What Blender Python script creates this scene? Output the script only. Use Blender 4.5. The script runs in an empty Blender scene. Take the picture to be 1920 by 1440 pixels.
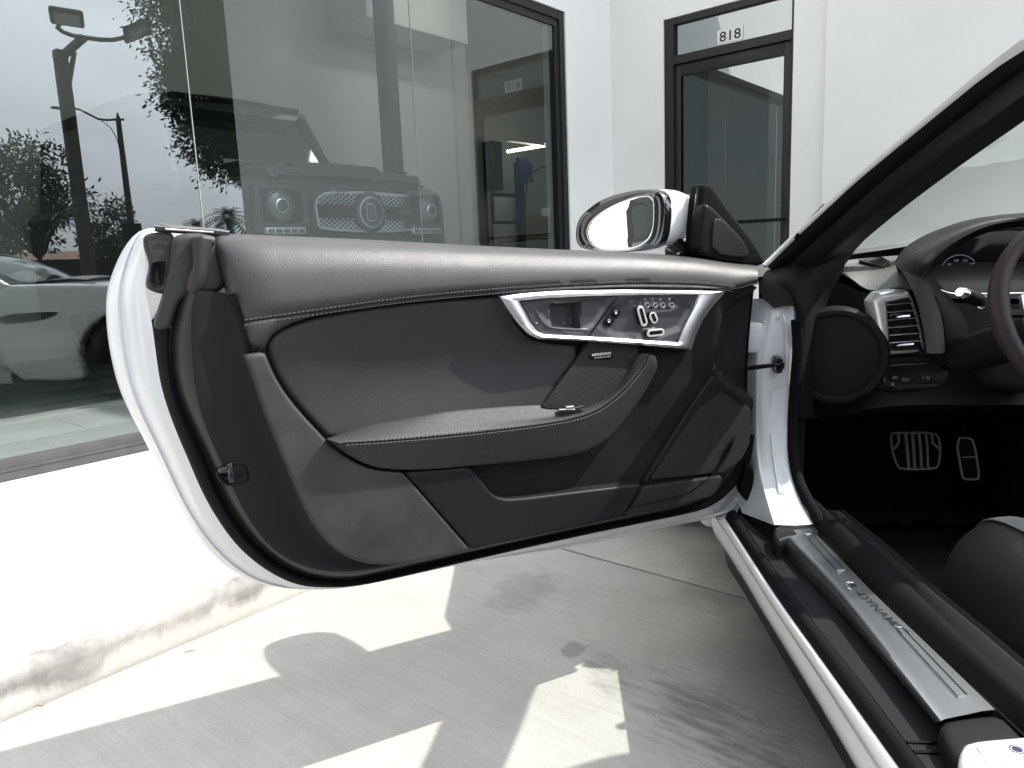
import bpy, bmesh, math, random
import numpy as np
from mathutils import Vector, Matrix, geometry
random.seed(7); rng = np.random.default_rng(7)
S = bpy.context.scene
COL = S.collection

# ------------------------------------------------------------------ camera, sky, sun, exposure
FPX = 1388.5                                   # focal length in pixels of the 1920 px wide photograph
YAW, PITCH, ROLL = (math.radians(a) for a in (49.6, 9.596, 2.32))
CAM_H = 1.0
def _axes():
    cy, sy, cp, sp, cr, sr = math.cos(YAW), math.sin(YAW), math.cos(PITCH), math.sin(PITCH), math.cos(ROLL), math.sin(ROLL)
    f = np.array([sy*cp, cy*cp, -sp]); r = np.array([cy, -sy, 0.]); d = np.cross(f, r)
    return cr*r + sr*d, -sr*r + cr*d, f
RX, DY, FW = _axes()
EYE = np.array([0., 0., CAM_H])
cd = bpy.data.cameras.new('camera'); cam = bpy.data.objects.new('camera', cd); COL.objects.link(cam); S.camera = cam
cd.sensor_width = 36; cd.lens = 36*FPX/1920; cd.clip_start = .02; cd.clip_end = 600
cam.matrix_world = Matrix(((RX[0], -DY[0], -FW[0], 0), (RX[1], -DY[1], -FW[1], 0), (RX[2], -DY[2], -FW[2], CAM_H), (0, 0, 0, 1)))

# the parked car's own axes: lat (to its right), fwd, up
FWD = np.array([.793, .610, 0.]); FWD /= np.linalg.norm(FWD); RT = np.array([FWD[1], -FWD[0], 0.]); UP = np.array([0, 0, 1.])
def car(lat, fwd, z): return lat*RT + fwd*FWD + z*UP

TO_SUN = .80*RT + .12*FWD + 1.0*UP; TO_SUN /= np.linalg.norm(TO_SUN)
SUN_EL = math.asin(TO_SUN[2]); SUN_AZ = math.atan2(TO_SUN[0], TO_SUN[1])
W = bpy.data.worlds.new('World'); S.world = W; W.use_nodes = True
nt = W.node_tree; nt.nodes.clear()
def wn(t, **k):
    n = nt.nodes.new(t)
    for a, b in k.items(): setattr(n, a, b)
    return n
wo = wn('ShaderNodeOutputWorld'); bg = wn('ShaderNodeBackground'); sky = wn('ShaderNodeTexSky')
sky.sky_type = 'NISHITA'; sky.sun_disc = False; sky.sun_elevation = SUN_EL; sky.sun_rotation = SUN_AZ
sky.air_density = 1.0; sky.dust_density = 1.5; sky.ozone_density = 1.0
tc = wn('ShaderNodeTexCoord'); mp = wn('ShaderNodeMapping'); mp.inputs['Scale'].default_value = (1, 1, 2.6)
no = wn('ShaderNodeTexNoise'); no.inputs['Scale'].default_value = 1.7; no.inputs['Detail'].default_value = 6; no.inputs['Roughness'].default_value = .55
cr = wn('ShaderNodeValToRGB'); cr.color_ramp.elements[0].position = .30; cr.color_ramp.elements[1].position = .56
cr.color_ramp.elements[0].color = (.50, .50, .50, 1); cr.color_ramp.elements[1].color = (1, 1, 1, 1)
mx = wn('ShaderNodeMix', data_type='RGBA'); pass
L = nt.links.new
L(tc.outputs['Generated'], mp.inputs['Vector']); L(mp.outputs['Vector'], no.inputs['Vector']); L(no.outputs['Fac'], cr.inputs['Fac'])
L(cr.outputs['Color'], mx.inputs['Factor']); L(sky.outputs['Color'], mx.inputs['A']); L(mx.outputs['Result'], bg.inputs['Color'])
dt = wn('ShaderNodeVectorMath', operation='DOT_PRODUCT'); dt.inputs[1].default_value = tuple(TO_SUN)
nv = wn('ShaderNodeVectorMath', operation='NORMALIZE'); L(tc.outputs['Generated'], nv.inputs[0]); L(nv.outputs['Vector'], dt.inputs[0])
mg = wn('ShaderNodeMapRange'); mg.inputs['From Min'].default_value = .0; mg.inputs['From Max'].default_value = .95; mg.inputs['To Min'].default_value = 0; mg.inputs['To Max'].default_value = 1; L(dt.outputs['Value'], mg.inputs['Value'])
pg = wn('ShaderNodeMath', operation='POWER'); pg.inputs[1].default_value = 2.6; L(mg.outputs['Result'], pg.inputs[0])
gl_ = wn('ShaderNodeMath', operation='MULTIPLY_ADD'); gl_.inputs[1].default_value = 13.0; gl_.inputs[2].default_value = 1.0; L(pg.outputs[0], gl_.inputs[0])
cs = wn('ShaderNodeVectorMath', operation='SCALE'); cs.inputs[0].default_value = (3.75, 3.95, 4.2); L(gl_.outputs[0], cs.inputs['Scale']); L(cs.outputs['Vector'], mx.inputs['B'])
bg.inputs['Strength'].default_value = .070; L(bg.outputs['Background'], wo.inputs['Surface'])
sd = bpy.data.lights.new('sun', 'SUN'); sun = bpy.data.objects.new('sun', sd); COL.objects.link(sun)
sd.energy = 5.0; sd.angle = math.radians(.53); sd.color = (1, .95, .88)
sun.rotation_euler = Vector(TO_SUN).to_track_quat('Z', 'Y').to_euler(); sun.location = Vector(TO_SUN)*30
S.view_settings.view_transform = 'Standard'; S.view_settings.look = 'None'; S.view_settings.gamma = 1
S.view_settings.use_curve_mapping = False; S.view_settings.exposure = .70
S.render.engine = 'CYCLES'
S.cycles.max_bounces = 10; S.cycles.transparent_max_bounces = 16; S.cycles.use_denoising = True
S.cycles.sample_clamp_indirect = 8

# ------------------------------------------------------------------ measuring: sight lines of the photograph met with real planes
def ray(x, y): return (x-960)/FPX*RX + (y-720)/FPX*DY + FW
def hitplane(x, y, o, n):
    d = ray(x, y); return EYE + d*(np.dot(o-EYE, n)/np.dot(d, n))
def at_z(x, y, z): return hitplane(x, y, np.array([0, 0, z]), UP)
def at_fwd(x, y, f): return hitplane(x, y, FWD*f, FWD)
def at_lat(x, y, l): return hitplane(x, y, RT*l, RT)
def at_x(x, y, X): return hitplane(x, y, np.array([X, 0, 0]), np.array([1., 0, 0]))
def at_y(x, y, Y): return hitplane(x, y, np.array([0, Y, 0]), np.array([0, 1., 0]))
YG = 3.78
def mirrored(x, y, dist):                      # where a thing stands that the shop window shows by reflection
    d = ray(x, y); p = EYE + d*dist/math.hypot(d[0], d[1]); p[1] = 2*YG - p[1]; return p
class Frame:
    def __init__(s, o, u, v, n): s.o, s.u, s.v, s.n = (np.array(a, float) for a in (o, u, v, n))
    def uv(s, x, y, w=0.):
        p = hitplane(x, y, s.o + s.n*w, s.n) - s.o
        return np.array([p@s.u, p@s.v])
    def p(s, u, v, w=0.): return s.o + s.u*u + s.v*v + s.n*w
    def at(s, x, y, w=0.): return hitplane(x, y, s.o + s.n*w, s.n)

# ------------------------------------------------------------------ mesh building
class MB:
    def __init__(s): s.v, s.f, s.m = [], [], []
    def add(s, vs, fs, mi=0):
        b = len(s.v); s.v += [tuple(map(float, p)) for p in vs]; s.f += [tuple(i+b for i in f) for f in fs]; s.m += [mi]*len(fs); return s
    def grid(s, rows, closed=False, mi=0):
        n = len(rows[0]); vs = [p for r in rows for p in r]; fs = []
        for i in range(len(rows)-1):
            for j in range(n if closed else n-1):
                k = (j+1) % n; fs.append((i*n+j, i*n+k, (i+1)*n+k, (i+1)*n+j))
        return s.add(vs, fs, mi)
    def box(s, c, dx, dy, dz, ax=None, bev=0., mi=0):
        ax = ax if ax is not None else (np.array([1., 0, 0]), np.array([0, 1., 0]), UP)
        c = np.array(c, float)
        if bev <= 0:
            P = [c + sx*dx/2*ax[0] + sy*dy/2*ax[1] + sz*dz/2*ax[2] for sz in (-1, 1) for sx, sy in ((-1, -1), (1, -1), (1, 1), (-1, 1))]
            return s.add(P, [(3, 2, 1, 0), (4, 5, 6, 7), (0, 1, 5, 4), (1, 2, 6, 5), (2, 3, 7, 6), (3, 0, 4, 7)], mi)
        bm = bmesh.new(); bmesh.ops.create_cube(bm, size=1)
        for v in bm.verts: v.co = Vector((v.co.x*dx, v.co.y*dy, v.co.z*dz))
        bmesh.ops.bevel(bm, geom=bm.edges[:], offset=min(bev, .45*min(dx, dy, dz)), segments=2, affect='EDGES', profile=.5)
        bm.verts.index_update()
        P = [c + v.co.x*ax[0] + v.co.y*ax[1] + v.co.z*ax[2] for v in bm.verts]
        F = [[v.index for v in f.verts] for f in bm.faces]; bm.free()
        return s.add(P, F, mi)
    def box2(s, a, b, bev=0., mi=0):
        a = np.array(a, float); b = np.array(b, float); return s.box((a+b)/2, *np.abs(b-a), bev=bev, mi=mi)
    def tube(s, pts, r, n=8, cap=True, mi=0, up=None, flat=1.):
        pts = [np.array(p, float) for p in pts]; R = r if hasattr(r, '__len__') else [r]*len(pts); rows = []
        pn = None
        for i, p in enumerate(pts):
            t = pts[min(i+1, len(pts)-1)] - pts[max(i-1, 0)]; t = t/np.linalg.norm(t)
            if pn is None:
                a = np.array(up, float) if up is not None else (UP if abs(t[2]) < .9 else np.array([1., 0, 0]))
            else: a = pn
            a = a - t*(a@t); a /= np.linalg.norm(a); pn = a; b = np.cross(t, a)
            rows.append([p + R[i]*(math.cos(k*2*math.pi/n)*a*flat + math.sin(k*2*math.pi/n)*b) for k in range(n)])
        s.grid(rows, True, mi)
        if cap:
            k = len(s.v); m = len(rows)
            s.f += [tuple(k-n+i for i in range(n)), tuple(k-m*n+n-1-i for i in range(n))]; s.m += [mi, mi]
        return s
    def prism(s, pts, ext, mi=0):              # polygon of 3D points swept by the vector ext
        n = len(pts); e = np.array(ext, float); q = [np.array(p, float) for p in pts]
        vs = q + [p+e for p in q]
        tri = geometry.tessellate_polygon([[Vector(p) for p in q]])
        fs = [tuple(t) for t in tri] + [tuple(i+n for i in reversed(t)) for t in tri] + [(i, (i+1) % n, (i+1) % n+n, i+n) for i in range(n)]
        return s.add(vs, fs, mi)
    def lathe(s, o, axis, prof, n=24, mi=0, a0=None):   # prof: (radius, height) along axis
        axis = np.array(axis, float); axis /= np.linalg.norm(axis); o = np.array(o, float)
        a = np.array(a0, float) if a0 is not None else (UP if abs(axis[2]) < .9 else np.array([1., 0, 0]))
        a = a - axis*(a@axis); a /= np.linalg.norm(a); b = np.cross(axis, a)
        rows = [[o + axis*h + r*(math.cos(k*2*math.pi/n)*a + math.sin(k*2*math.pi/n)*b) for k in range(n)] for r, h in prof]
        return s.grid(rows, True, mi)
    def build(s, name, mat, parent=None, smooth=True, sharp=38, **props):
        me = bpy.data.meshes.new(name); me.from_pydata(s.v, [], s.f)
        for m in (mat if isinstance(mat, (list, tuple)) else [mat]): me.materials.append(m)
        if any(s.m): me.polygons.foreach_set('material_index', s.m)
        bm = bmesh.new(); bm.from_mesh(me); bmesh.ops.remove_doubles(bm, verts=bm.verts, dist=1e-5); bmesh.ops.recalc_face_normals(bm, faces=bm.faces); bm.to_mesh(me); bm.free()
        if smooth:
            me.polygons.foreach_set('use_smooth', [True]*len(me.polygons)); me.set_sharp_from_angle(angle=math.radians(sharp))
        return link(name, me, parent, **props)
def link(name, data, parent=None, **props):
    o = bpy.data.objects.new(name, data); COL.objects.link(o)
    if parent is not None: setparent(o, parent)
    for k, v in props.items(): o[k] = v
    return o
def worldm(o):
    m = o.matrix_basis.copy() if o.type != 'EMPTY' else Matrix.Translation(o.location) @ o.rotation_euler.to_matrix().to_4x4()
    return (worldm(o.parent) @ o.matrix_parent_inverse @ m) if o.parent else m
def setparent(o, p):
    o.parent = p; o.matrix_parent_inverse = worldm(p).inverted()
def thing(name, label, category, loc=(0, 0, 0), group=None):
    o = bpy.data.objects.new(name, None); COL.objects.link(o); o.location = loc; o.empty_display_size = .1
    o['label'] = label; o['category'] = category
    if group: o['group'] = group
    return o
def part(name, parent, loc=None):              # a part that is only a holder of sub-parts
    o = bpy.data.objects.new(name, None); COL.objects.link(o); o.empty_display_size = .05
    setparent(o, parent); return o

def resample(pts, n):
    pts = np.array(pts, float); d = np.r_[0, np.cumsum(np.linalg.norm(np.diff(pts, axis=0), axis=1))]
    t = np.linspace(0, d[-1], n); return np.stack([np.interp(t, d, pts[:, k]) for k in range(pts.shape[1])], 1)
def chaikin(pts, it=2, closed=False):
    p = np.array(pts, float)
    for _ in range(it):
        if closed:
            q = np.roll(p, -1, 0); p = np.stack([.75*p+.25*q, .25*p+.75*q], 1).reshape(-1, p.shape[1])
        else:
            q = np.stack([.75*p[:-1]+.25*p[1:], .25*p[:-1]+.75*p[1:]], 1).reshape(-1, p.shape[1]); p = np.vstack([p[:1], q, p[-1:]])
    return p
def segdist(P, poly):
    a = poly; b = np.roll(poly, -1, 0); ab = b-a; out = np.full(len(P), 1e9)
    for i in range(len(a)):
        l2 = max(ab[i]@ab[i], 1e-12); t = np.clip(((P-a[i])@ab[i])/l2, 0, 1); out = np.minimum(out, np.hypot(*(P-a[i]-t[:, None]*ab[i]).T))
    return out
def inside(P, poly):
    x, y = P[:, 0], P[:, 1]; r = np.zeros(len(P), bool); n = len(poly)
    for i in range(n):
        (x1, y1), (x2, y2) = poly[i], poly[(i+1) % n]
        c = (y1 > y) != (y2 > y)
        r ^= c & (x < (x2-x1)*(y-y1)/((y2-y1) if y2 != y1 else 1e-12) + x1)
    return r
def panel(mb, fr, uv, w=0., r=.006, thick=.02, wf=None, grid=.02, rnd=2, ds=None, mi=0, drop=None):
    """a padded panel: outline uv (metres in the frame), its face at w, edges rolled off over r, skirt down by thick"""
    uv = np.array(uv, float)
    if rnd: uv = chaikin(uv, rnd, True)
    per = np.linalg.norm(np.roll(uv, -1, 0)-uv, axis=1).sum(); ds = ds or max(grid*.6, .004)
    n = max(12, int(per/ds)); cl = np.vstack([uv, uv[:1]]); ou = resample(cl, n+1)[:-1]
    area = .5*np.sum(ou[:, 0]*np.roll(ou[:, 1], -1)-np.roll(ou[:, 0], -1)*ou[:, 1])
    if area < 0: ou = ou[::-1]
    t = np.roll(ou, -1, 0)-np.roll(ou, 1, 0); t /= np.linalg.norm(t, axis=1)[:, None]+1e-12; nin = np.stack([-t[:, 1], t[:, 0]], 1)
    pts = []
    for k in ((.12, .35, .7, 1.05) if r > 0 else (1.,)):
        off = k*r if r > 0 else grid*.5
        q = ou + nin*off; ok = inside(q, ou); q = q[ok]; pts.append(q[segdist(q, ou) > off*.85])
    lo, hi = ou.min(0), ou.max(0)
    gx, gy = np.meshgrid(np.arange(lo[0], hi[0], grid), np.arange(lo[1], hi[1], grid)); g = np.stack([gx.ravel(), gy.ravel()], 1)
    g = g[inside(g, ou)]
    if len(g): pts.append(g[segdist(g, ou) > max(r*1.3, grid*.4)])
    P = np.vstack([ou]+pts)
    ov, oe, of, *_ = geometry.delaunay_2d_cdt([Vector(p) for p in P], [], [list(range(n))], 1, 1e-6)
    V = np.array([[v.x, v.y] for v in ov]); D = segdist(V, ou)
    dr = r if drop is None else drop
    q = 1-np.minimum(D/r, 1) if r > 0 else np.zeros(len(V))
    z = w - dr*(1-np.sqrt(np.clip(1-q*q, 0, 1)))
    if wf is not None: z = z + np.array([wf(u, v) for u, v in V])
    base = len(mb.v); mb.add([fr.p(V[i, 0], V[i, 1], z[i]) for i in range(len(V))], [tuple(f) for f in of], mi)
    if thick > 0:
        kd = {}
        for i, p in enumerate(V): kd[(round(p[0], 5), round(p[1], 5))] = i
        idx = [kd.get((round(p[0], 5), round(p[1], 5))) for p in ou]
        idx = [i for i in idx if i is not None]
        m = len(idx); bb = len(mb.v)
        mb.v += [tuple(fr.p(V[i, 0], V[i, 1], w-dr-thick)) for i in idx]
        mb.f += [(base+idx[i], base+idx[(i+1) % m], bb+(i+1) % m, bb+i) for i in range(m)]; mb.m += [mi]*m
    return mb
def loft(mb, rows, n=60, sm=1, mi=0, sub=1):
    """rows of 3D polylines, each resampled to n points, bridged in order; sub adds Catmull-Rom rows between"""
    R = [resample(chaikin(r, sm) if sm else np.array(r, float), n) for r in rows]
    if sub > 1 and len(R) > 2:
        out = []
        for i in range(len(R)-1):
            p0, p1, p2, p3 = R[max(i-1, 0)], R[i], R[i+1], R[min(i+2, len(R)-1)]
            for k in range(sub):
                t = k/sub; out.append(.5*((2*p1)+(-p0+p2)*t+(2*p0-5*p1+4*p2-p3)*t*t+(-p0+3*p1-3*p2+p3)*t**3))
        R = out+[R[-1]]
    return mb.grid([list(r) for r in R], mi=mi)

# ------------------------------------------------------------------ materials
def mat(name, col, rough=.5, metal=0., bump=None, var=None, spec=.5, coat=0., coat_r=.05, emit=None, trans=0., ior=1.45, sheen=0.):
    """bump = [(kind, scale, strength), ...] with kind noise / leather / lines / holes; var = (scale, amount) lightness variation"""
    m = bpy.data.materials.new(name); m.use_nodes = True; t = m.node_tree; b = t.nodes['Principled BSDF']
    b.inputs['Base Color'].default_value = (*col, 1); b.inputs['Roughness'].default_value = rough; b.inputs['Metallic'].default_value = metal
    b.inputs['Specular IOR Level'].default_value = spec; b.inputs['Coat Weight'].default_value = coat; b.inputs['Coat Roughness'].default_value = coat_r
    b.inputs['Transmission Weight'].default_value = trans; b.inputs['IOR'].default_value = ior; b.inputs['Sheen Weight'].default_value = sheen
    if emit: b.inputs['Emission Color'].default_value = (*emit[0], 1); b.inputs['Emission Strength'].default_value = emit[1]
    tc = t.nodes.new('ShaderNodeTexCoord')
    if var:
        n = t.nodes.new('ShaderNodeTexNoise'); n.inputs['Scale'].default_value = var[0]; n.inputs['Detail'].default_value = 5; n.inputs['Roughness'].default_value = .6
        t.links.new(tc.outputs['Object'], n.inputs['Vector'])
        mr = t.nodes.new('ShaderNodeMapRange'); mr.inputs['From Min'].default_value = .3; mr.inputs['From Max'].default_value = .7
        mr.inputs['To Min'].default_value = 1-var[1]; mr.inputs['To Max'].default_value = 1+var[1]; t.links.new(n.outputs['Fac'], mr.inputs['Value'])
        mm = t.nodes.new('ShaderNodeVectorMath'); mm.operation = 'SCALE'; mm.inputs[0].default_value = col
        t.links.new(mr.outputs['Result'], mm.inputs['Scale']); t.links.new(mm.outputs['Vector'], b.inputs['Base Color'])
        if len(var) > 2:
            m2 = t.nodes.new('ShaderNodeMapRange'); m2.inputs['From Min'].default_value = .3; m2.inputs['From Max'].default_value = .7
            m2.inputs['To Min'].default_value = max(rough-var[2], .02); m2.inputs['To Max'].default_value = rough+var[2]
            t.links.new(n.outputs['Fac'], m2.inputs['Value']); t.links.new(m2.outputs['Result'], b.inputs['Roughness'])
    prev = None
    for kind, sc, st in (bump or []):
        bp = t.nodes.new('ShaderNodeBump'); bp.inputs['Strength'].default_value = st; bp.inputs['Distance'].default_value = .002
        if kind == 'noise':
            x = t.nodes.new('ShaderNodeTexNoise'); x.inputs['Scale'].default_value = sc; x.inputs['Detail'].default_value = 4; out = x.outputs['Fac']
        elif kind == 'leather':
            x = t.nodes.new('ShaderNodeTexVoronoi'); x.feature = 'SMOOTH_F1'; x.inputs['Scale'].default_value = sc; x.inputs['Smoothness'].default_value = .3; out = x.outputs['Distance']; bp.invert = True
        elif kind == 'lines':
            x = t.nodes.new('ShaderNodeTexWave'); x.bands_direction = 'Z'; x.inputs['Scale'].default_value = sc; out = x.outputs['Fac']
        elif kind == 'holes':
            x = t.nodes.new('ShaderNodeTexVoronoi'); x.inputs['Scale'].default_value = sc; x.inputs['Randomness'].default_value = 0; out = x.outputs['Distance']
        t.links.new(tc.outputs['Object'], x.inputs['Vector']); t.links.new(out, bp.inputs['Height'])
        if prev: t.links.new(prev.outputs['Normal'], bp.inputs['Normal'])
        prev = bp
    if prev: t.links.new(prev.outputs['Normal'], b.inputs['Normal'])
    return m
def glass_mat(name, tint, refl0=.05, refl90=1., power=5., diffuse=0.):
    """thin pane: a mirror part that grows at grazing angles over a tinted see-through part"""
    m = bpy.data.materials.new(name); m.use_nodes = True; t = m.node_tree; t.nodes.clear()
    out = t.nodes.new('ShaderNodeOutputMaterial'); gl = t.nodes.new('ShaderNodeBsdfGlossy'); gl.inputs['Roughness'].default_value = 0.0
    gl.inputs['Color'].default_value = (.92, .985, 1, 1)
    tr = t.nodes.new('ShaderNodeBsdfTransparent'); tr.inputs['Color'].default_value = (*tint, 1)
    lw = t.nodes.new('ShaderNodeLayerWeight'); lw.inputs['Blend'].default_value = .5
    pw = t.nodes.new('ShaderNodeMath'); pw.operation = 'POWER'; pw.inputs[1].default_value = power
    mr = t.nodes.new('ShaderNodeMapRange'); mr.inputs['To Min'].default_value = refl0; mr.inputs['To Max'].default_value = refl90
    mix = t.nodes.new('ShaderNodeMixShader')
    t.links.new(lw.outputs['Facing'], pw.inputs[0]); t.links.new(pw.outputs[0], mr.inputs['Value']); t.links.new(mr.outputs['Result'], mix.inputs['Fac'])
    t.links.new(tr.outputs[0], mix.inputs[1]); t.links.new(gl.outputs[0], mix.inputs[2]); t.links.new(mix.outputs[0], out.inputs['Surface'])
    return m
M = {}
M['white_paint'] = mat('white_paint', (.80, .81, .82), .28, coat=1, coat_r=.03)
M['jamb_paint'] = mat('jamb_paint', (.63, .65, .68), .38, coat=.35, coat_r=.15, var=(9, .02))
M['leather'] = mat('charcoal_leather', (.027, .027, .029), .42, bump=[('leather', 760, .28), ('noise', 180, .05)], var=(5, .06, .05), spec=.34)
M['pad_leather'] = mat('pad_leather', (.036, .035, .037), .42, bump=[('leather', 760, .20), ('noise', 180, .05), ('noise', 22, .25)], var=(5, .09, .06), spec=.55)
M['leather_worn'] = mat('worn_charcoal_leather', (.031, .030, .031), .55, bump=[('leather', 760, .22), ('noise', 180, .05)], var=(11, .30, .08), spec=.35)
M['leather_dark'] = mat('black_leather', (.010, .0095, .0105), .50, bump=[('leather', 760, .22)], var=(8, .22, .08), spec=.20)
M['soft'] = mat('soft_black_plastic', (.010, .010, .0115), .50, bump=[('noise', 900, .05)], var=(4, .10, .05), spec=.2)
M['seal'] = mat('black_rubber', (.006, .006, .007), .75, bump=[('noise', 400, .05)], spec=.08)
M['flap'] = mat('grey_rubber_flap', (.022, .021, .020), .55, bump=[('noise', 300, .05)], var=(20, .12))
M['bevel'] = mat('bevel_plastic', (.021, .020, .019), .45, bump=[('noise', 800, .04)])
M['gloss_black'] = mat('gloss_black', (.010, .010, .013), .08, coat=1, coat_r=.02)
M['satin_black'] = mat('satin_black', (.006, .006, .007), .45, spec=.15)
M['dark_trim'] = mat('dark_trim', (.010, .010, .011), .6, bump=[('noise', 700, .05)], spec=.2)
M['carpet'] = mat('black_carpet', (.014, .014, .015), .95, bump=[('noise', 900, .5)], spec=.1)
M['chrome'] = mat('brushed_chrome', (.84, .84, .86), .33, 1., bump=[('noise', 60, .01)])
M['bright'] = mat('bright_chrome', (.86, .86, .87), .22, 1.)
M['pod'] = mat('pod_plastic', (.050, .050, .056), .30, bump=[('noise', 800, .02)], coat=.3, coat_r=.2)
M['grille'] = mat('speaker_cloth', (.012, .012, .013), .6, bump=[('lines', 120, .35)], spec=.3)
M['grille_fine'] = mat('perforated_metal', (.012, .012, .012), .55, bump=[('noise', 900, .3)], spec=.25)
M['steel'] = mat('brushed_steel', (.58, .60, .62), .32, 1., bump=[('noise', 500, .01)])
M['silver'] = mat('silver_plastic', (.78, .78, .79), .32, .55)
M['pedal_alu'] = mat('pedal_aluminium', (.55, .55, .56), .35, .4)
M['print_white'] = mat('white_print', (.75, .75, .75), .5)
M['print_grey'] = mat('grey_print', (.30, .30, .31), .5)
M['stitch'] = mat('grey_thread', (.085, .085, .088), .75)
M['mirror'] = mat('mirror_glass', (.92, .93, .93), .0, 1.)
M['stucco'] = None

def stucco(name, col):
    m = mat(name, col, .85, bump=[('noise', 55, .12), ('noise', 9, .10)], var=(.9, .05), spec=.2)
    return m
M['stucco'] = stucco('white_stucco', (.81, .81, .80))
M['frame'] = mat('dark_bronze_frame', (.015, .0135, .0145), .48, bump=[('noise', 200, .02)])
M['frame_sill'] = mat('grey_aluminium_sill', (.065, .065, .070), .5, var=(14, .15))
M['pane'] = glass_mat('shop_glass', (.64, .70, .69), .172, 1., 4.0)
M['door_pane'] = glass_mat('door_glass', (.50, .55, .58), .31, 1., 4.2)
M['windshield'] = glass_mat('windshield_glass', (.86, .90, .88), .05, 1., 5)
M['inner_wall'] = mat('interior_paint', (.80, .81, .79), .8, var=(.6, .03))
M['column'] = mat('column_grey', (.06, .06, .06), .7)
M['tile'] = mat('grey_floor_tile', (.22, .235, .235), .35, bump=[('noise', 30, .03)], var=(2.2, .10, .06))
M['grout'] = mat('pale_grout', (.55, .55, .53), .9)
M['notice'] = mat('notice_paper', (.70, .70, .74), .6)

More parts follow.
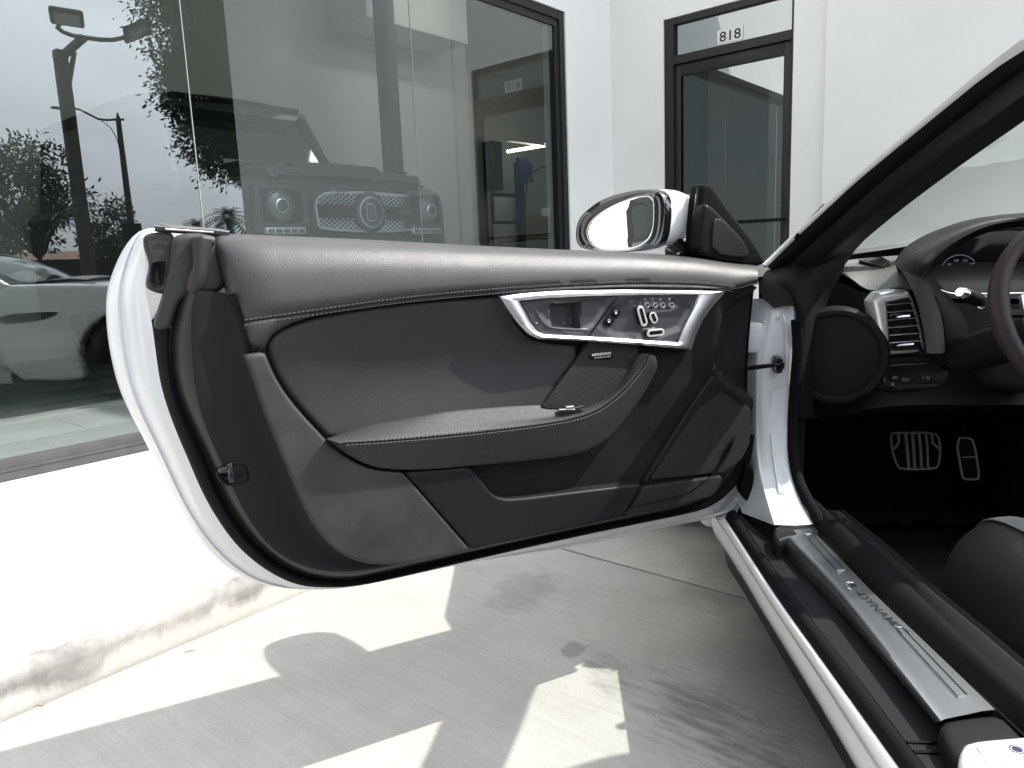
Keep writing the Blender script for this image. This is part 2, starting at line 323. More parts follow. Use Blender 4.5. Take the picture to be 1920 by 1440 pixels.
def concrete(name, base, stains=(), brush=1., warm=(1, .97, .905), patch=.10, seed=0., kerb=False):
    m = bpy.data.materials.new(name); m.use_nodes = True; t = m.node_tree; b = t.nodes['Principled BSDF']
    b.inputs['Roughness'].default_value = .88; b.inputs['Specular IOR Level'].default_value = .25
    tc = t.nodes.new('ShaderNodeTexCoord'); ln = t.links.new
    def math_(op, a, c=None, clamp=False):
        n = t.nodes.new('ShaderNodeMath'); n.operation = op; n.use_clamp = clamp
        for i, x in enumerate((a, c)):
            if x is None: continue
            if isinstance(x, (int, float)): n.inputs[i].default_value = x
            else: ln(x, n.inputs[i])
        return n.outputs[0]
    def noise(scale, detail=5, rough=.6, stretch=(1, 1, 1), off=0.):
        mp = t.nodes.new('ShaderNodeMapping'); mp.inputs['Scale'].default_value = stretch; mp.inputs['Location'].default_value = (off+seed, off*1.7, off*.3)
        ln(tc.outputs['Object'], mp.inputs['Vector'])
        n = t.nodes.new('ShaderNodeTexNoise'); n.inputs['Scale'].default_value = scale; n.inputs['Detail'].default_value = detail; n.inputs['Roughness'].default_value = rough
        ln(mp.outputs['Vector'], n.inputs['Vector']); return n.outputs['Fac']
    def rng_(x, a, c, lo=0., hi=1.):
        n = t.nodes.new('ShaderNodeMapRange'); n.inputs['From Min'].default_value = a; n.inputs['From Max'].default_value = c; n.inputs['To Min'].default_value = lo; n.inputs['To Max'].default_value = hi
        ln(x, n.inputs['Value']); return n.outputs['Result']
    val = rng_(noise(.9), .3, .7, 1-patch, 1+patch)
    val = math_('MULTIPLY', val, rng_(noise(7, 6, .7, off=3), .3, .7, .93, 1.06))
    br = noise(1., 4, .65, (95, 2.6, 1), 5)                                    # broom strokes along y
    val = math_('MULTIPLY', val, rng_(br, .3, .7, 1-.075*brush, 1+.05*brush))
    val = math_('MULTIPLY', val, rng_(noise(160, 2, .5, off=9), .25, .75, .95, 1.05))
    pit = rng_(noise(70, 3, .6, off=2), .64, .71, 0, 1); val = math_('MULTIPLY', val, math_('SUBTRACT', 1., math_('MULTIPLY', pit, .20)))
    grit = rng_(noise(330, 2, .5, off=1.3), .68, .74, 0, 1); val = math_('MULTIPLY', val, math_('SUBTRACT', 1., math_('MULTIPLY', grit, .28)))
    wr = t.nodes.new('ShaderNodeTexVoronoi'); wr.feature = 'DISTANCE_TO_EDGE'; wr.inputs['Scale'].default_value = .55
    dn = t.nodes.new('ShaderNodeTexNoise'); dn.inputs['Scale'].default_value = 3.5; dn.inputs['Detail'].default_value = 6; ln(tc.outputs['Object'], dn.inputs['Vector'])
    dm = t.nodes.new('ShaderNodeVectorMath'); dm.operation = 'MULTIPLY_ADD'; dm.inputs[1].default_value = (.5, .5, 0); ln(dn.outputs['Color'], dm.inputs[0]); ln(tc.outputs['Object'], dm.inputs[2]); ln(dm.outputs['Vector'], wr.inputs['Vector'])
    crk = math_('MULTIPLY', rng_(wr.outputs['Distance'], .0, .0035, 1., 0.), rng_(noise(1.1, 3, .6, off=7), .52, .6)); val = math_('MULTIPLY', val, math_('SUBTRACT', 1., math_('MULTIPLY', crk, .07)))
    for c, sc, rot, amt, thr, nsc, dirn in stains:
        mp = t.nodes.new('ShaderNodeMapping'); mp.vector_type = 'TEXTURE'; mp.inputs['Location'].default_value = (*c, 0); mp.inputs['Rotation'].default_value = (0, 0, rot); mp.inputs['Scale'].default_value = (*sc, 1)
        ln(tc.outputs['Object'], mp.inputs['Vector'])
        vl = t.nodes.new('ShaderNodeVectorMath'); vl.operation = 'LENGTH'; ln(mp.outputs['Vector'], vl.inputs[0])
        fall = rng_(vl.outputs['Value'], .15, 1., 1., 0.)
        nz = noise(nsc, 6, .72, dirn, 11)
        mask = rng_(math_('ADD', nz, math_('MULTIPLY', fall, .32)), thr, thr+.22)
        mask = math_('MULTIPLY', mask, rng_(vl.outputs['Value'], .75, 1., 1., 0.))
        val = math_('MULTIPLY', val, math_('SUBTRACT', 1., math_('MULTIPLY', mask, amt)))
    sv = t.nodes.new('ShaderNodeVectorMath'); sv.operation = 'SCALE'; sv.inputs[0].default_value = tuple(base*w for w in warm); ln(val, sv.inputs['Scale'])
    colour = sv.outputs['Vector']
    if kerb:                                                                    # grime worn into the edge of the step
        sx = t.nodes.new('ShaderNodeSeparateXYZ'); ln(tc.outputs['Object'], sx.inputs[0])
        h = rng_(math_('ADD', sx.outputs['Z'], rng_(noise(5, 5, .6, (1, 1, .4), 4), .3, .7, -.045, .045)), .02, .055)
        yy = rng_(math_('ADD', sx.outputs['Y'], rng_(noise(9, 5, .6, off=6), .3, .7, -.02, .03)), 1.965, 1.995, 1, 0)
        f = math_('MULTIPLY', math_('MULTIPLY', h, yy), rng_(noise(2.2, 5, .65, off=8), .30, .52, .25, .95))
        mx = t.nodes.new('ShaderNodeMix'); mx.data_type = 'RGBA'; ln(f, mx.inputs['Factor']); ln(colour, mx.inputs['A']); mx.inputs['B'].default_value = (.12, .115, .115, 1)
        colour = mx.outputs['Result']
    ln(colour, b.inputs['Base Color'])
    bp = t.nodes.new('ShaderNodeBump'); bp.inputs['Strength'].default_value = .35; bp.inputs['Distance'].default_value = .003; ln(br, bp.inputs['Height'])
    bp2 = t.nodes.new('ShaderNodeBump'); bp2.inputs['Strength'].default_value = .3; bp2.inputs['Distance'].default_value = .003; ln(noise(140, 3), bp2.inputs['Height']); ln(bp.outputs['Normal'], bp2.inputs['Normal'])
    ln(bp2.outputs['Normal'], b.inputs['Normal'])
    return m
sm1 = at_z(1330, 1350, 0); sm2 = at_z(1140, 1260, 0); sm3 = at_z(985, 1108, 0); sm4 = at_z(1380, 1100, 0); sm5 = at_z(1075, 1218, 0)
M['slab'] = concrete('driveway_concrete', .35, stains=[
    (sm1[:2], (.42, .20), math.radians(52), .42, .66, 1., (46, 8, 1)),
    (sm2[:2], (.34, .12), math.radians(60), .30, .70, 1., (52, 10, 1)),
    (sm3[:2], (.20, .13), .3, .22, .52, 14, (1, 1, 1)),
    (sm4[:2], (.35, .22), .8, .22, .50, 5, (1, 1, 1)),
    (sm5[:2], (.05, .035), .2, .34, .45, 12, (1, 1, 1))])
M['walk'] = concrete('sidewalk_concrete', .48, brush=.6, patch=.05, seed=4., kerb=True)
M['asphalt'] = mat('asphalt', (.055, .055, .057), .9, bump=[('noise', 90, .4)], var=(.8, .12))
M['joint'] = mat('joint_dirt', (.03, .028, .026), .95)

# ------------------------------------------------------------------ ground
MB().box2((-150, -150, -.3), (150, 100, -.02)).build('ground', M['asphalt'], kind='structure', smooth=False)
jx = float((at_z(1050, 1022, 0)[0] + at_z(1405, 1130, 0)[0])/2)
drive = MB().box2((-30, -5.5, -.019), (30, 2.05, -.011)).build('driveway', M['joint'], kind='structure', smooth=False)
for a, b in ((jx-9.0, jx-3.005), (jx-2.995, jx-.005), (jx+.005, jx+3.6), (jx+3.606, jx+12)):
    MB().box2((a, -5.4, -.012), (b, 1.921, 0), bev=.003).build('slab', M['slab'], drive)
wk = MB()
prof = [(1.932, -.01), (1.934, .075), (1.938, .092), (1.948, .102), (1.965, .107), (2.2, .109), (2.9, .115), (3.76, .122)]
xs = np.linspace(-12, 5.92, 180); jit = np.convolve(rng.normal(0, .012, 260), np.ones(9)/9, 'same')
rows = []
for k, (y, z) in enumerate(prof):
    rows.append([np.array([x, y + (jit[i]*1.3 if 0 < k < 5 else 0), z - (abs(jit[i+40])*.5 if 1 < k < 4 else 0)]) for i, x in enumerate(xs)])
wk.grid(rows); wk.build('sidewalk', M['walk'], kind='structure')

M['twig'] = mat('dry_twig', (.22, .17, .11), .9)
for px0, lbl in (((345, 1223), (352, 1221), (362, 1219), (366, 1217)), 'short dry twig lying on the sunlit driveway right of the kerb'), (((62, 1326), (70, 1322), (80, 1323), (84, 1320)), 'dry twig caught against the foot of the kerb at lower left'):
    t_ = MB().tube([at_z(*p, .003) for p in px0], [.0007, .0011, .0010, .0005], 5).build('dry_twig', M['twig']); t_['label'] = lbl; t_['category'] = 'twig'
# ------------------------------------------------------------------ the showroom building
bld = thing('showroom_building', 'white stucco car showroom with a big dark framed window and a recessed glass door', 'building', (5.9, 3.8, 0))
XW = 5.924; WX0, WX1, WZ0, WZ1 = -.10, 5.245, .125, 2.955; HB = 7.0
m = MB()
m.box2((-11, 3.74, -.05), (-4.2, 3.98, HB)); m.box2((-4.2, 3.74, WZ1), (-1.0, 3.98, HB)); m.box2((-4.2, 3.745, -.05), (-1.0, 3.98, WZ0-.004)); m.box2((-1.0, 3.74, -.05), (WX0, 3.98, HB)); m.box2((WX0, 3.74, WZ1), (WX1, 3.98, HB)); m.box2((WX1, 3.74, -.05), (XW, 3.98, HB)); m.box2((WX0, 3.76, -.05), (WX1, 3.98, WZ0-.004))
m.build('wall', M['stucco'], bld, smooth=False)
DY0, DY1, DZ1 = 2.133, 3.222, 2.915
m = MB()
m.box2((XW, 3.222, -.05), (XW+.22, 3.98, HB)); m.box2((XW, DY0, DZ1), (XW+.22, 3.222, HB)); m.box2((XW, 1.892, -.05), (XW+.22, DY0, HB))
m.box2((XW-.035, -2.38, -.05), (XW+.22, 1.892, HB), bev=.012); m.box2((XW+.22, -2.38, -.05), (16, -2.16, HB)); m.box2((15.8, -2.16, -.05), (16, 12.2, HB))
m.build('wing_wall', M['stucco'], bld, smooth=False)
m = MB(); m.box2((-11, 3.98, 6.7), (16, 12.2, 6.95)); m.box2((XW+.22, -2.16, 6.7), (15.8, 3.98, 6.95)); m.build('roof', M['inner_wall'], bld, smooth=False)
m = MB(); m.box2((-10.8, 3.98, 5.2), (15.8, 12, 5.35)); m.box2((XW+.22, -2.16, 3.3), (15.8, 3.98, 3.4)); m.build('ceiling', M['inner_wall'], bld, smooth=False)
m = MB(); m.box2((-11, 12, -.05), (16, 12.2, HB)); m.box2((-10.8, 8.9, .128), (9.6, 9.02, 5.2)); m.box2((-11, 3.98, -.05), (-10.8, 12, HB)); m.box2((10.2, -2.16, -.05), (10.3, 3.98, 3.3)); m.box2((XW+.22, 3.9, -.05), (8.2, 3.98, 5.2)); m.build('inner_wall', M['inner_wall'], bld, smooth=False)
c0, c1 = at_y(699, 0, 7.7)[0], at_y(735, 0, 7.7)[0]
MB().tube([((c0+c1)/2, 7.7, .13), ((c0+c1)/2, 7.7, 5.2)], (c1-c0)*.42, 20).build('column', M['column'], bld)
d0, d1 = at_y(690, 60, 8.1)[0], at_y(878, 60, 8.1)[0]
MB().box2((d0, 8.1, at_y(800, 62, 8.1)[2]), (d1, 8.895, 5.2), bev=.03).build('ceiling_duct', M['inner_wall'], bld)
# storefront window
win = part('storefront_window', bld)
m = MB()
fw = .066
m.box2((WX1-fw, 3.752, WZ0), (WX1-.004, 3.84, WZ1)); m.box2((WX1-fw-.05, 3.768, WZ0+.09), (WX1-fw, 3.83, WZ1-fw-.002)); m.box2((WX0+.004, 3.752, WZ0), (WX0+fw, 3.84, WZ1))
m.box2((WX0+fw, 3.753, WZ1-fw), (WX1-fw, 3.839, WZ1-.004)); m.box2((WX0+fw, 3.768, WZ1-fw-.055), (WX1-fw-.05, 3.83, WZ1-fw))
m.build('window_frame', M['frame'], win, smooth=False)
m = MB(); m.box2((WX0+fw, 3.752, WZ0), (WX1-fw, 3.84, WZ0+.04)); m.box2((WX0+fw, 3.76, WZ0+.0405), (WX1-fw, 3.832, WZ0+.088)); m.box2((WX0+fw, 3.748, WZ0+.0405), (WX1-fw, 3.7595, WZ0+.05)); m.build('window_sill', M['frame_sill'], win, smooth=False)
j1, j2 = at_y(352, 150, YG)[0], at_y(779, 230, YG)[0]
edges = [WX0+fw, j1, j2, WX1-fw-.05]
for a, b in zip(edges[:-1], edges[1:]):
    MB().add([(a+.003, YG, WZ0+.088), (b-.003, YG, WZ0+.088), (b-.003, YG, WZ1-fw-.055), (a+.003, YG, WZ1-fw-.055)], [(0, 1, 2, 3)]).build('pane', M['pane'], win, smooth=False)
M['silicone'] = mat('clear_silicone', (.30, .32, .31), .3)
for a in edges[1:-1]:
    MB().box2((a-.0018, YG-.004, WZ0+.089), (a+.0018, YG+.004, WZ1-fw-.056)).build('glazing_joint', M['silicone'], win, smooth=False)
win2 = part('side_window', bld)
m = MB()
for x in (-4.196, -2.63, -1.07): m.box2((x, 3.752, WZ0), (x+.066, 3.84, WZ1-.004))
for z in (WZ0, 1.15, WZ1-.07): m.box2((-4.13, 3.753, z), (-1.07, 3.838, z+.066))
m.build('window_frame', M['frame'], win2, smooth=False)
MB().add([(-4.13, YG, WZ0+.066), (-1.07, YG, WZ0+.066), (-1.07, YG, WZ1-.07), (-4.13, YG, WZ1-.07)], [(0, 1, 2, 3)]).build('pane', M['pane'], win2, smooth=False)
# door 818
dr = part('entrance_door', bld)
x0, x1 = XW+.012, XW+.09
m = MB(); m.box2((x0, 3.135, .1), (x1, DY1-.004, DZ1-.004)); m.box2((x0, DY0+.003, .1), (x1, 2.153, DZ1-.004)); m.box2((x0, 2.153, 2.865), (x1, 3.135, DZ1-.004)); m.box2((x0-.004, 2.153, 2.547), (x1, 3.135, 2.614)); m.build('door_frame', M['frame'], dr, smooth=False)
xa, xb = XW+.03, XW+.085
m = MB(); m.box2((xa, 3.077, .12), (xb, 3.133, 2.54), bev=.004); m.box2((xa, 2.156, .12), (xb, 2.215, 2.54), bev=.004); m.box2((xa, 2.215, 2.45), (xb-.002, 3.077, 2.54), bev=.004); m.box2((xa, 2.215, .12), (xb-.002, 3.077, .36), bev=.004); m.build('door_leaf', M['frame'], dr)
MB().add([(XW+.05, 2.153, 2.614), (XW+.05, 3.135, 2.614), (XW+.05, 3.135, 2.865), (XW+.05, 2.153, 2.865)], [(0, 1, 2, 3)]).build('transom_glass', M['door_pane'], dr, smooth=False)
MB().add([(XW+.055, 2.215, .36), (XW+.055, 3.077, .36), (XW+.055, 3.077, 2.45), (XW+.055, 2.215, 2.45)], [(0, 1, 2, 3)]).build('door_glass', M['door_pane'], dr, smooth=False)
m = MB(); m.tube([(XW-.03, 2.17, 1.221), (XW-.03, 3.10, 1.221)], .0125, 10); m.tube([(XW-.03, 2.185, 1.221), (XW+.03, 2.185, 1.221)], .011, 8); m.tube([(XW-.03, 3.09, 1.221), (XW+.03, 3.09, 1.221)], .011, 8); m.build('push_bar', M['satin_black'], dr)
MB().box2((XW+.044, 2.546, 2.634), (XW+.0495, 2.762, 2.738)).build('number_sign', M['print_white'], dr, smooth=False)
M['ink'] = mat('black_print', (.012, .016, .016), .5)
def text(name, s, o, xd, yd, h, mt, parent, width=None, ext=.0006, bold=0., lines=False, **kw):
    c = bpy.data.curves.new(name, 'FONT'); c.body = s; c.size = 1; c.extrude = 0; c.offset = bold; c.resolution_u = 3; c.align_x = 'LEFT'
    ob = bpy.data.objects.new(name, c); COL.objects.link(ob)
    me = bpy.data.meshes.new_from_object(ob); bpy.data.objects.remove(ob)
    co = np.array([v.co[:] for v in me.vertices]); lo, hi = co.min(0), co.max(0)
    sc = h/(hi[1]-lo[1]); sx = sc if width is None else width/(hi[0]-lo[0])
    xd = np.array(xd, float); yd = np.array(yd, float); nd = np.cross(xd, yd); o = np.array(o, float)
    for v, p in zip(me.vertices, co):
        v.co = o + xd*(p[0]-lo[0])*sx + yd*(p[1]-lo[1])*sc + nd*ext
    me.materials.clear(); me.materials.append(mt); return link(name, me, parent, **kw)
text('number', '818', (XW+.0438, 2.742, 2.648), (0, -1, 0), (0, 0, 1), .076, M['ink'], dr, width=.178, bold=.012)
MB().box2((XW+.046, 2.955, 1.400), (XW+.053, 3.066, 1.482)).build('notice_sheet', M['notice'], dr, smooth=False)
MB().box2((XW+.0432, 2.662, 2.648), (XW+.0438, 2.644, 2.6535)).build('number_serif', M['ink'], dr, smooth=False)
text('notice_lettering', 'NOTICE', (XW+.0455, 3.048, 1.452), (0, -1, 0), (0, 0, 1), .016, M['print_grey'], dr, width=.075)

# showroom floor, its tiles one by one where the window shows them
flo = MB().box2((-10.8, 3.98, .02), (15.8, 12, .128)).build('showroom_floor', M['grout'], kind='structure', smooth=False)
TS = .61; tiles = {}
tx0 = at_y(148, 847, 3.86)[0]
tm = None
for r in range(9):
    for c in range(-4, 14):
        x = tx0 + c*TS + (TS*.5 if r % 2 else 0); y = 3.985 + r*TS
        if x < -1.2 or x > 7: continue
        if tm is None:
            o = MB().box((0, 0, 0), TS-.010, TS-.010, .014, bev=.002).build('tile', M['tile'], flo); tm = o.data
        else:
            o = bpy.data.objects.new('tile', tm); COL.objects.link(o); setparent(o, flo)
        o.location = (x+TS/2, y+TS/2, .1265 + rng.normal(0, .0004))
MB().box2((-1.2, 3.842, .02), (7, 3.983, .132)).build('threshold_strip', M['tile'], flo, smooth=False)

# unseen strips added under the showroom ceiling to brighten its back wall
M['strip'] = mat('fill_strip', (.9, .9, .88), .4, emit=((1, .97, .90), 11.))
strips = [(np.array([7.2, 5.2, 4.95]), 'unseen strip light added to brighten the showroom wall, near the column, closer to the window'), (np.array([7.6, 7.0, 4.95]), 'unseen strip light added to brighten the showroom wall, beside the ceiling duct'), (np.array([9.2, 6.0, 4.95]), 'unseen strip light added to brighten the showroom wall, nearest the workshop')]
for p, lb_ in strips:
    sl_ = thing('fill_strip_light', lb_, 'added light', tuple(p), 'strip lights added out of view to brighten the showroom wall')
    MB().box(p, 1.5, .16, .03).build('tube', M['strip'], sl_, smooth=False); MB().box(p+UP*.045, 1.56, .22, .055, bev=.01).build('housing', M['inner_wall'], sl_)
    MB().tube([p+UP*.07, np.array([p[0], p[1], 5.2])], .008, 5).build('hanger', M['column'], sl_)
# ------------------------------------------------------------------ workshop seen through the far end of the shop
def slab_y(name, mt, x0, y0, x1, y1, Y, dep, parent=None, **kw):
    a, b = at_y(x0, y1, Y), at_y(x1, y0, Y); return MB().box2((a[0], Y, a[2]), (b[0], Y+dep, b[2]), bev=.01).build(name, mt, parent, **kw)
lamp = thing('ceiling_light', 'lit fluorescent strip light hanging in the workshop at the back', 'light', tuple(at_y(990, 278, 10.5)))
M['tube'] = mat('lit_tube', (.9, .9, .8), .4, emit=((1, .93, .74), 5.))
M['white_metal'] = mat('white_metal', (.7, .7, .7), .4)
M['motor_blue'] = mat('blue_housing', (.03, .05, .14), .4)
M['cardboard'] = mat('cardboard', (.34, .27, .18), .85, var=(8, .1))
a, b = at_y(952, 284, 10.5), at_y(1050, 268, 10.5)
MB().tube([a, b], .035, 8).build('tube', M['tube'], lamp); MB().box((a+b)/2+np.array([0, 0, .06]), abs(b[0]-a[0]), .16, .03).build('housing', M['white_metal'], lamp)
sd_ = thing('sectional_door', 'white panelled workshop door with black frame bars beside the lift post', 'door', tuple(at_y(950, 460, 11)))
slab_y('door_frame', M['satin_black'], 927, 364, 978, 470, 11.2, .06, sd_)
for y0, y1 in ((371, 414), (421, 470)): slab_y('panel', M['white_metal'], 929, y0, 971, y1, 11.14, .05, sd_)
lift = thing('door_track', 'blue motor box on a curved steel door track by the workshop wall', 'door opener', tuple(at_y(985, 400, 10.8)))
slab_y('motor_box', M['motor_blue'], 983, 305, 998, 341, 10.8, .3, lift); slab_y('motor_plate', M['motor_blue'], 974, 297, 992, 318, 10.95, .1, lift)
MB().tube([at_y(*p, 10.75) for p in ((981, 440), (984, 380), (988, 345), (1000, 322), (1015, 313), (1040, 310), (1075, 309))], .025, 6).build('rail', M['column'], lift)
slab_y('post', M['satin_black'], 976, 345, 983, 470, 10.95, .1, lift)
cab = thing('wall_cabinet', 'dark upright panel hanging on the workshop wall left of the white door', 'cabinet', tuple(at_y(935, 355, 11.5)))
slab_y('cabinet_body', M['column'], 926, 266, 941, 356, 11.5, .3, cab); slab_y('cabinet_door', M['satin_black'], 927.5, 268, 939.5, 354, 11.49, .02, cab)
bx = thing('stacked_boxes', 'beige boxes stacked against the workshop wall', 'boxes', tuple(at_y(1010, 445, 11)))
slab_y('carton', M['cardboard'], 988, 405, 1060, 447, 11, .5, bx); slab_y('carton', M['white_metal'], 1021, 390, 1040, 404, 11.1, .3, bx)

# ------------------------------------------------------------------ the off-road truck inside the showroom
M['truck'] = mat('matt_black_paint', (.030, .031, .034), .35, coat=.4, coat_r=.2)
M['truck_glass'] = mat('dark_glass', (.03, .035, .035), .04, coat=1)
M['lens'] = mat('headlamp_lens', (.10, .105, .105), .12, coat=1)
M['tyre'] = mat('tyre_rubber', (.022, .021, .020), .75, bump=[('noise', 120, .2)])
YT = 4.6
trk = thing('off_road_truck', 'black off-road truck with a mesh grille and round B emblem parked behind the shop window', 'off-road car', (3.6, YT, .134))
TF = Frame((0, YT, 0), (1, 0, 0), (0, 0, 1), (0, -1, 0))
def tz(x, y): return 440+x*.21875, 300+y*.21875
def tuv(pts, w=0.): return [TF.uv(*tz(*p), w) for p in pts]
cx = 3.66
m = MB()                                              # front face with the lamp pods and wings
panel(m, TF, [(2.62, .78), (2.62, 1.50), (2.66, 1.60), (2.80, 1.62), (4.42, 1.62), (4.56, 1.58), (4.62, 1.50), (4.62, .78)], 0, r=.05, thick=.5, grid=.08)
def sect(y, zt, hw, zb, cr_=.06): return [np.array([cx+sx*hw, y, z]) for sx, z in ((-1, zb), (-1, zt-cr_))] + [np.array([cx-hw+cr_, y, zt]), np.array([cx+hw-cr_, y, zt]), np.array([cx+hw, y, zt-cr_]), np.array([cx+hw, y, zb])]
m.grid([sect(YT+.45, 1.60, .99, .8), sect(YT+1.3, 1.62, .99, .8), sect(YT+4.1, 1.62, .92, .55)])
m.box2((cx-.80, YT+1.2, .7), (cx+.80, YT+4.1, 1.74), bev=.03); m.build('body', M['truck'], trk)
m = MB()
hr = [(YT-.01, 1.635, .69), (YT+.03, 1.70, .72), (YT+.35, 1.735, .74), (YT+.9, 1.765, .745), (YT+1.28, 1.78, .745)]
for i in range(1): m.grid([[np.array([cx-h, y, 1.60]), np.array([cx-h, y, z-.03]), np.array([cx-h+.05, y, z]), np.array([cx-.30, y, z+.01]), np.array([cx-.24, y, z+(.045 if 0 < k < 4 else .012)]), np.array([cx+.24, y, z+(.045 if 0 < k < 4 else .012)]), np.array([cx+.30, y, z+.01]), np.array([cx+h-.05, y, z]), np.array([cx+h, y, z-.03]), np.array([cx+h, y, 1.60])] for k, (y, z, h) in enumerate(hr)])
m.box2((cx-.55, YT+.55, 1.77), (cx+.20, YT+1.15, 1.815), bev=.02)
m.build('hood', M['truck'], trk)
yb, yt_ = YT+1.25, YT+1.62; zb, zt = 1.78, 2.36
m = MB()
m.grid([[np.array([cx-.77, yb, zb]), np.array([cx+.77, yb, zb])], [np.array([cx-.70, yt_, zt]), np.array([cx+.70, yt_, zt])]]); m.build('windscreen', M['truck_glass'], trk)
m = MB()
for s in (-1, 1): m.tube([(cx+s*.78, yb, zb-.03), (cx+s*.71, yt_, zt+.02)], .05, 6)
for s in (-1, 1):
    m.prism([(cx+s*.76, yb+.02, 1.7), (cx+s*.70, yt_+.02, zt), (cx+s*.70, YT+4.05, zt), (cx+s*.78, YT+4.05, 1.7)], (s*.02, 0, 0))
m.box2((cx-.66, yt_+.02, 1.7), (cx+.66, YT+4.04, zt)); m.prism([(cx-.69, yb+.06, 1.7), (cx-.66, yt_+.06, zt-.02), (cx+.66, yt_+.06, zt-.02), (cx+.69, yb+.06, 1.7)], (0, .02, 0)); m.build('cabin', M['truck'], trk)
m = MB()
m.grid([[np.array([cx+k*.74, yt_-.16+abs(k)**3*.10, zt+.02+.0*k]) for k in np.linspace(-1, 1, 12)], [np.array([cx+k*.74, yt_-.10+abs(k)**3*.10, zt+.10-.03*k*k]) for k in np.linspace(-1, 1, 12)], [np.array([cx+k*.72, yt_+.35, zt+.145-.03*k*k]) for k in np.linspace(-1, 1, 12)], [np.array([cx+k*.74, YT+4.05, zt+.13-.03*k*k]) for k in np.linspace(-1, 1, 12)], [np.array([cx+k*.74, YT+4.055, zt]) for k in np.linspace(-1, 1, 12)]])
m.build('roof', M['truck'], trk)
rl = MB().box((cx, yt_-.12, zt+.055), 1.2, .06, .05, bev=.015).build('roof_light_bar', M['satin_black'], trk)
for k in range(5):
    for s in (-1, 1): MB().lathe((cx+s*(.30+k*.045), yt_-.152, zt+.055), (0, -1, 0), [(.0, .004), (.013, .003), (.015, 0)], 8).build('spot_lamp', M['lens'], rl)
MB().box2((cx-.35, YT+1.2, 1.80), (cx+.02, YT+1.22, 1.90)).build('windscreen_sheet', M['notice'], trk)
for s in (-1, 1):
    hx = cx + s*.70; px_ = hx - s*.035
    h = MB(); panel(h, TF, [(px_-.215, 1.20), (px_-.235, 1.30), (px_-.22, 1.545), (px_-.18, 1.575), (px_+.18, 1.575), (px_+.22, 1.545), (px_+.235, 1.30), (px_+.215, 1.20)], .045, r=.035, thick=.06, grid=.05)
    hl = h.build('headlight', M['truck'], trk)
    rc = chaikin([(px_-.155, 1.295), (px_-.165, 1.33), (px_-.165, 1.525), (px_-.14, 1.54), (px_+.14, 1.54), (px_+.165, 1.525), (px_+.165, 1.33), (px_+.155, 1.295)], 2, True)
    q = MB(); panel(q, TF, rc, .049, r=.008, thick=.004, grid=.06, rnd=0); q.build('lamp_recess', M['satin_black'], hl)
    MB().tube([TF.p(*p, .050) for p in np.vstack([rc, rc[:2]])], .006, 6, cap=False).build('recess_rim', M['pod'], hl)
    MB().lathe((hx, YT-.05, 1.416), (0, -1, 0), [(.112, 0), (.112, .022), (.102, .028), (.100, .012)], 30).build('lamp_ring', M['pod'], hl)
    MB().lathe((hx, YT-.05, 1.416), (0, -1, 0), [(.101, .0), (.094, .026), (.07, .040), (.048, .046)], 28).build('lens', M['lens'], hl)
    MB().lathe((hx, YT-.085, 1.416), (0, -1, 0), [(.050, 0), (.050, .016), (.043, .019), (.040, .006)], 24).build('projector_ring', M['bright'], hl)
    MB().lathe((hx, YT-.085, 1.416), (0, -1, 0), [(.040, .002), (.030, .014), (.012, .020), (0, .021)], 20).build('projector_lens', M['gloss_black'], hl)
    st = MB().box((px_, YT-.05, 1.252), .32, .05, .046, bev=.012).build('running_lamp', M['silver'], trk)
    for k in range(5): MB().box((px_-.12+k*.06, YT-.078, 1.252), .048, .012, .028, bev=.008).build('lamp_cell', M['lens'], st)
    MB().tube([(px_-s*.235, YT-.03, 1.22), (px_-s*.245, YT-.03, 1.42), (px_-s*.24, YT-.03, 1.60)], .006, 5).build('panel_gap', M['dark_trim'], trk)
    MB().box((cx+s*.995, YT+.30, 1.46), .03, .12, .05, bev=.01).build('side_indicator', M['lens'], trk)
MB().tube([(cx-.70, YT-.035, 1.612), (cx+.70, YT-.035, 1.612)], .006, 5).build('bonnet_gap', M['dark_trim'], trk)
for x in (-.52, .52): MB().box((cx+x, YT+.02, 1.715), .05, .05, .02, bev=.006).build('washer_jet', M['satin_black'], trk)
# grille
go = tuv([(670, 268), (1120, 278), (1400, 300), (1545, 320), (1552, 590), (1400, 610), (1120, 615), (740, 592), (712, 560)], .03)
gf = part('grille', trk)
gm = MB(); panel(gm, TF, tuv([(620, 225), (1590, 275), (1600, 640), (650, 650)], .0), .02, r=.02, thick=.05, grid=.05); gm.build('grille_surround', M['truck'], gf)
cl = chaikin(go, 2, True); 
MB().tube([TF.p(*p, .036) for p in np.vstack([cl, cl[:2]])], .011, 6, cap=False).build('chrome_border', M['chrome'], gf)
gb = MB(); panel(gb, TF, go, .022, r=.004, thick=.004, grid=.05); gb.build('grille_back', M['dark_trim'], gf)
glo = np.array(go).min(0); ghi = np.array(go).max(0); mesh_m = MB()
pol = np.array(cl)
for sgn in (1, -1):
    for c in np.arange(-1.2, 1.6, .030):
        seg = []
        for t in np.linspace(0, 1, 70):
            u = glo[0]+(ghi[0]-glo[0])*t; v = glo[1] + (u-glo[0])*.62*sgn + c
            if inside(np.array([[u, v]]), pol)[0] and abs(v-(glo[1]+ghi[1])/2 - (u-cx)*.0) > .045: seg.append((u, v))
            else:
                if len(seg) > 1: mesh_m.tube([TF.p(*seg[0], .03), TF.p(*seg[-1], .03)], .0038, 4, cap=False)
                seg = []
        if len(seg) > 1: mesh_m.tube([TF.p(*seg[0], .03), TF.p(*seg[-1], .03)], .0038, 4, cap=False)
mesh_m.build('grille_mesh', M['chrome'], gf, kind='stuff')
gmid = (glo[1]+ghi[1])/2
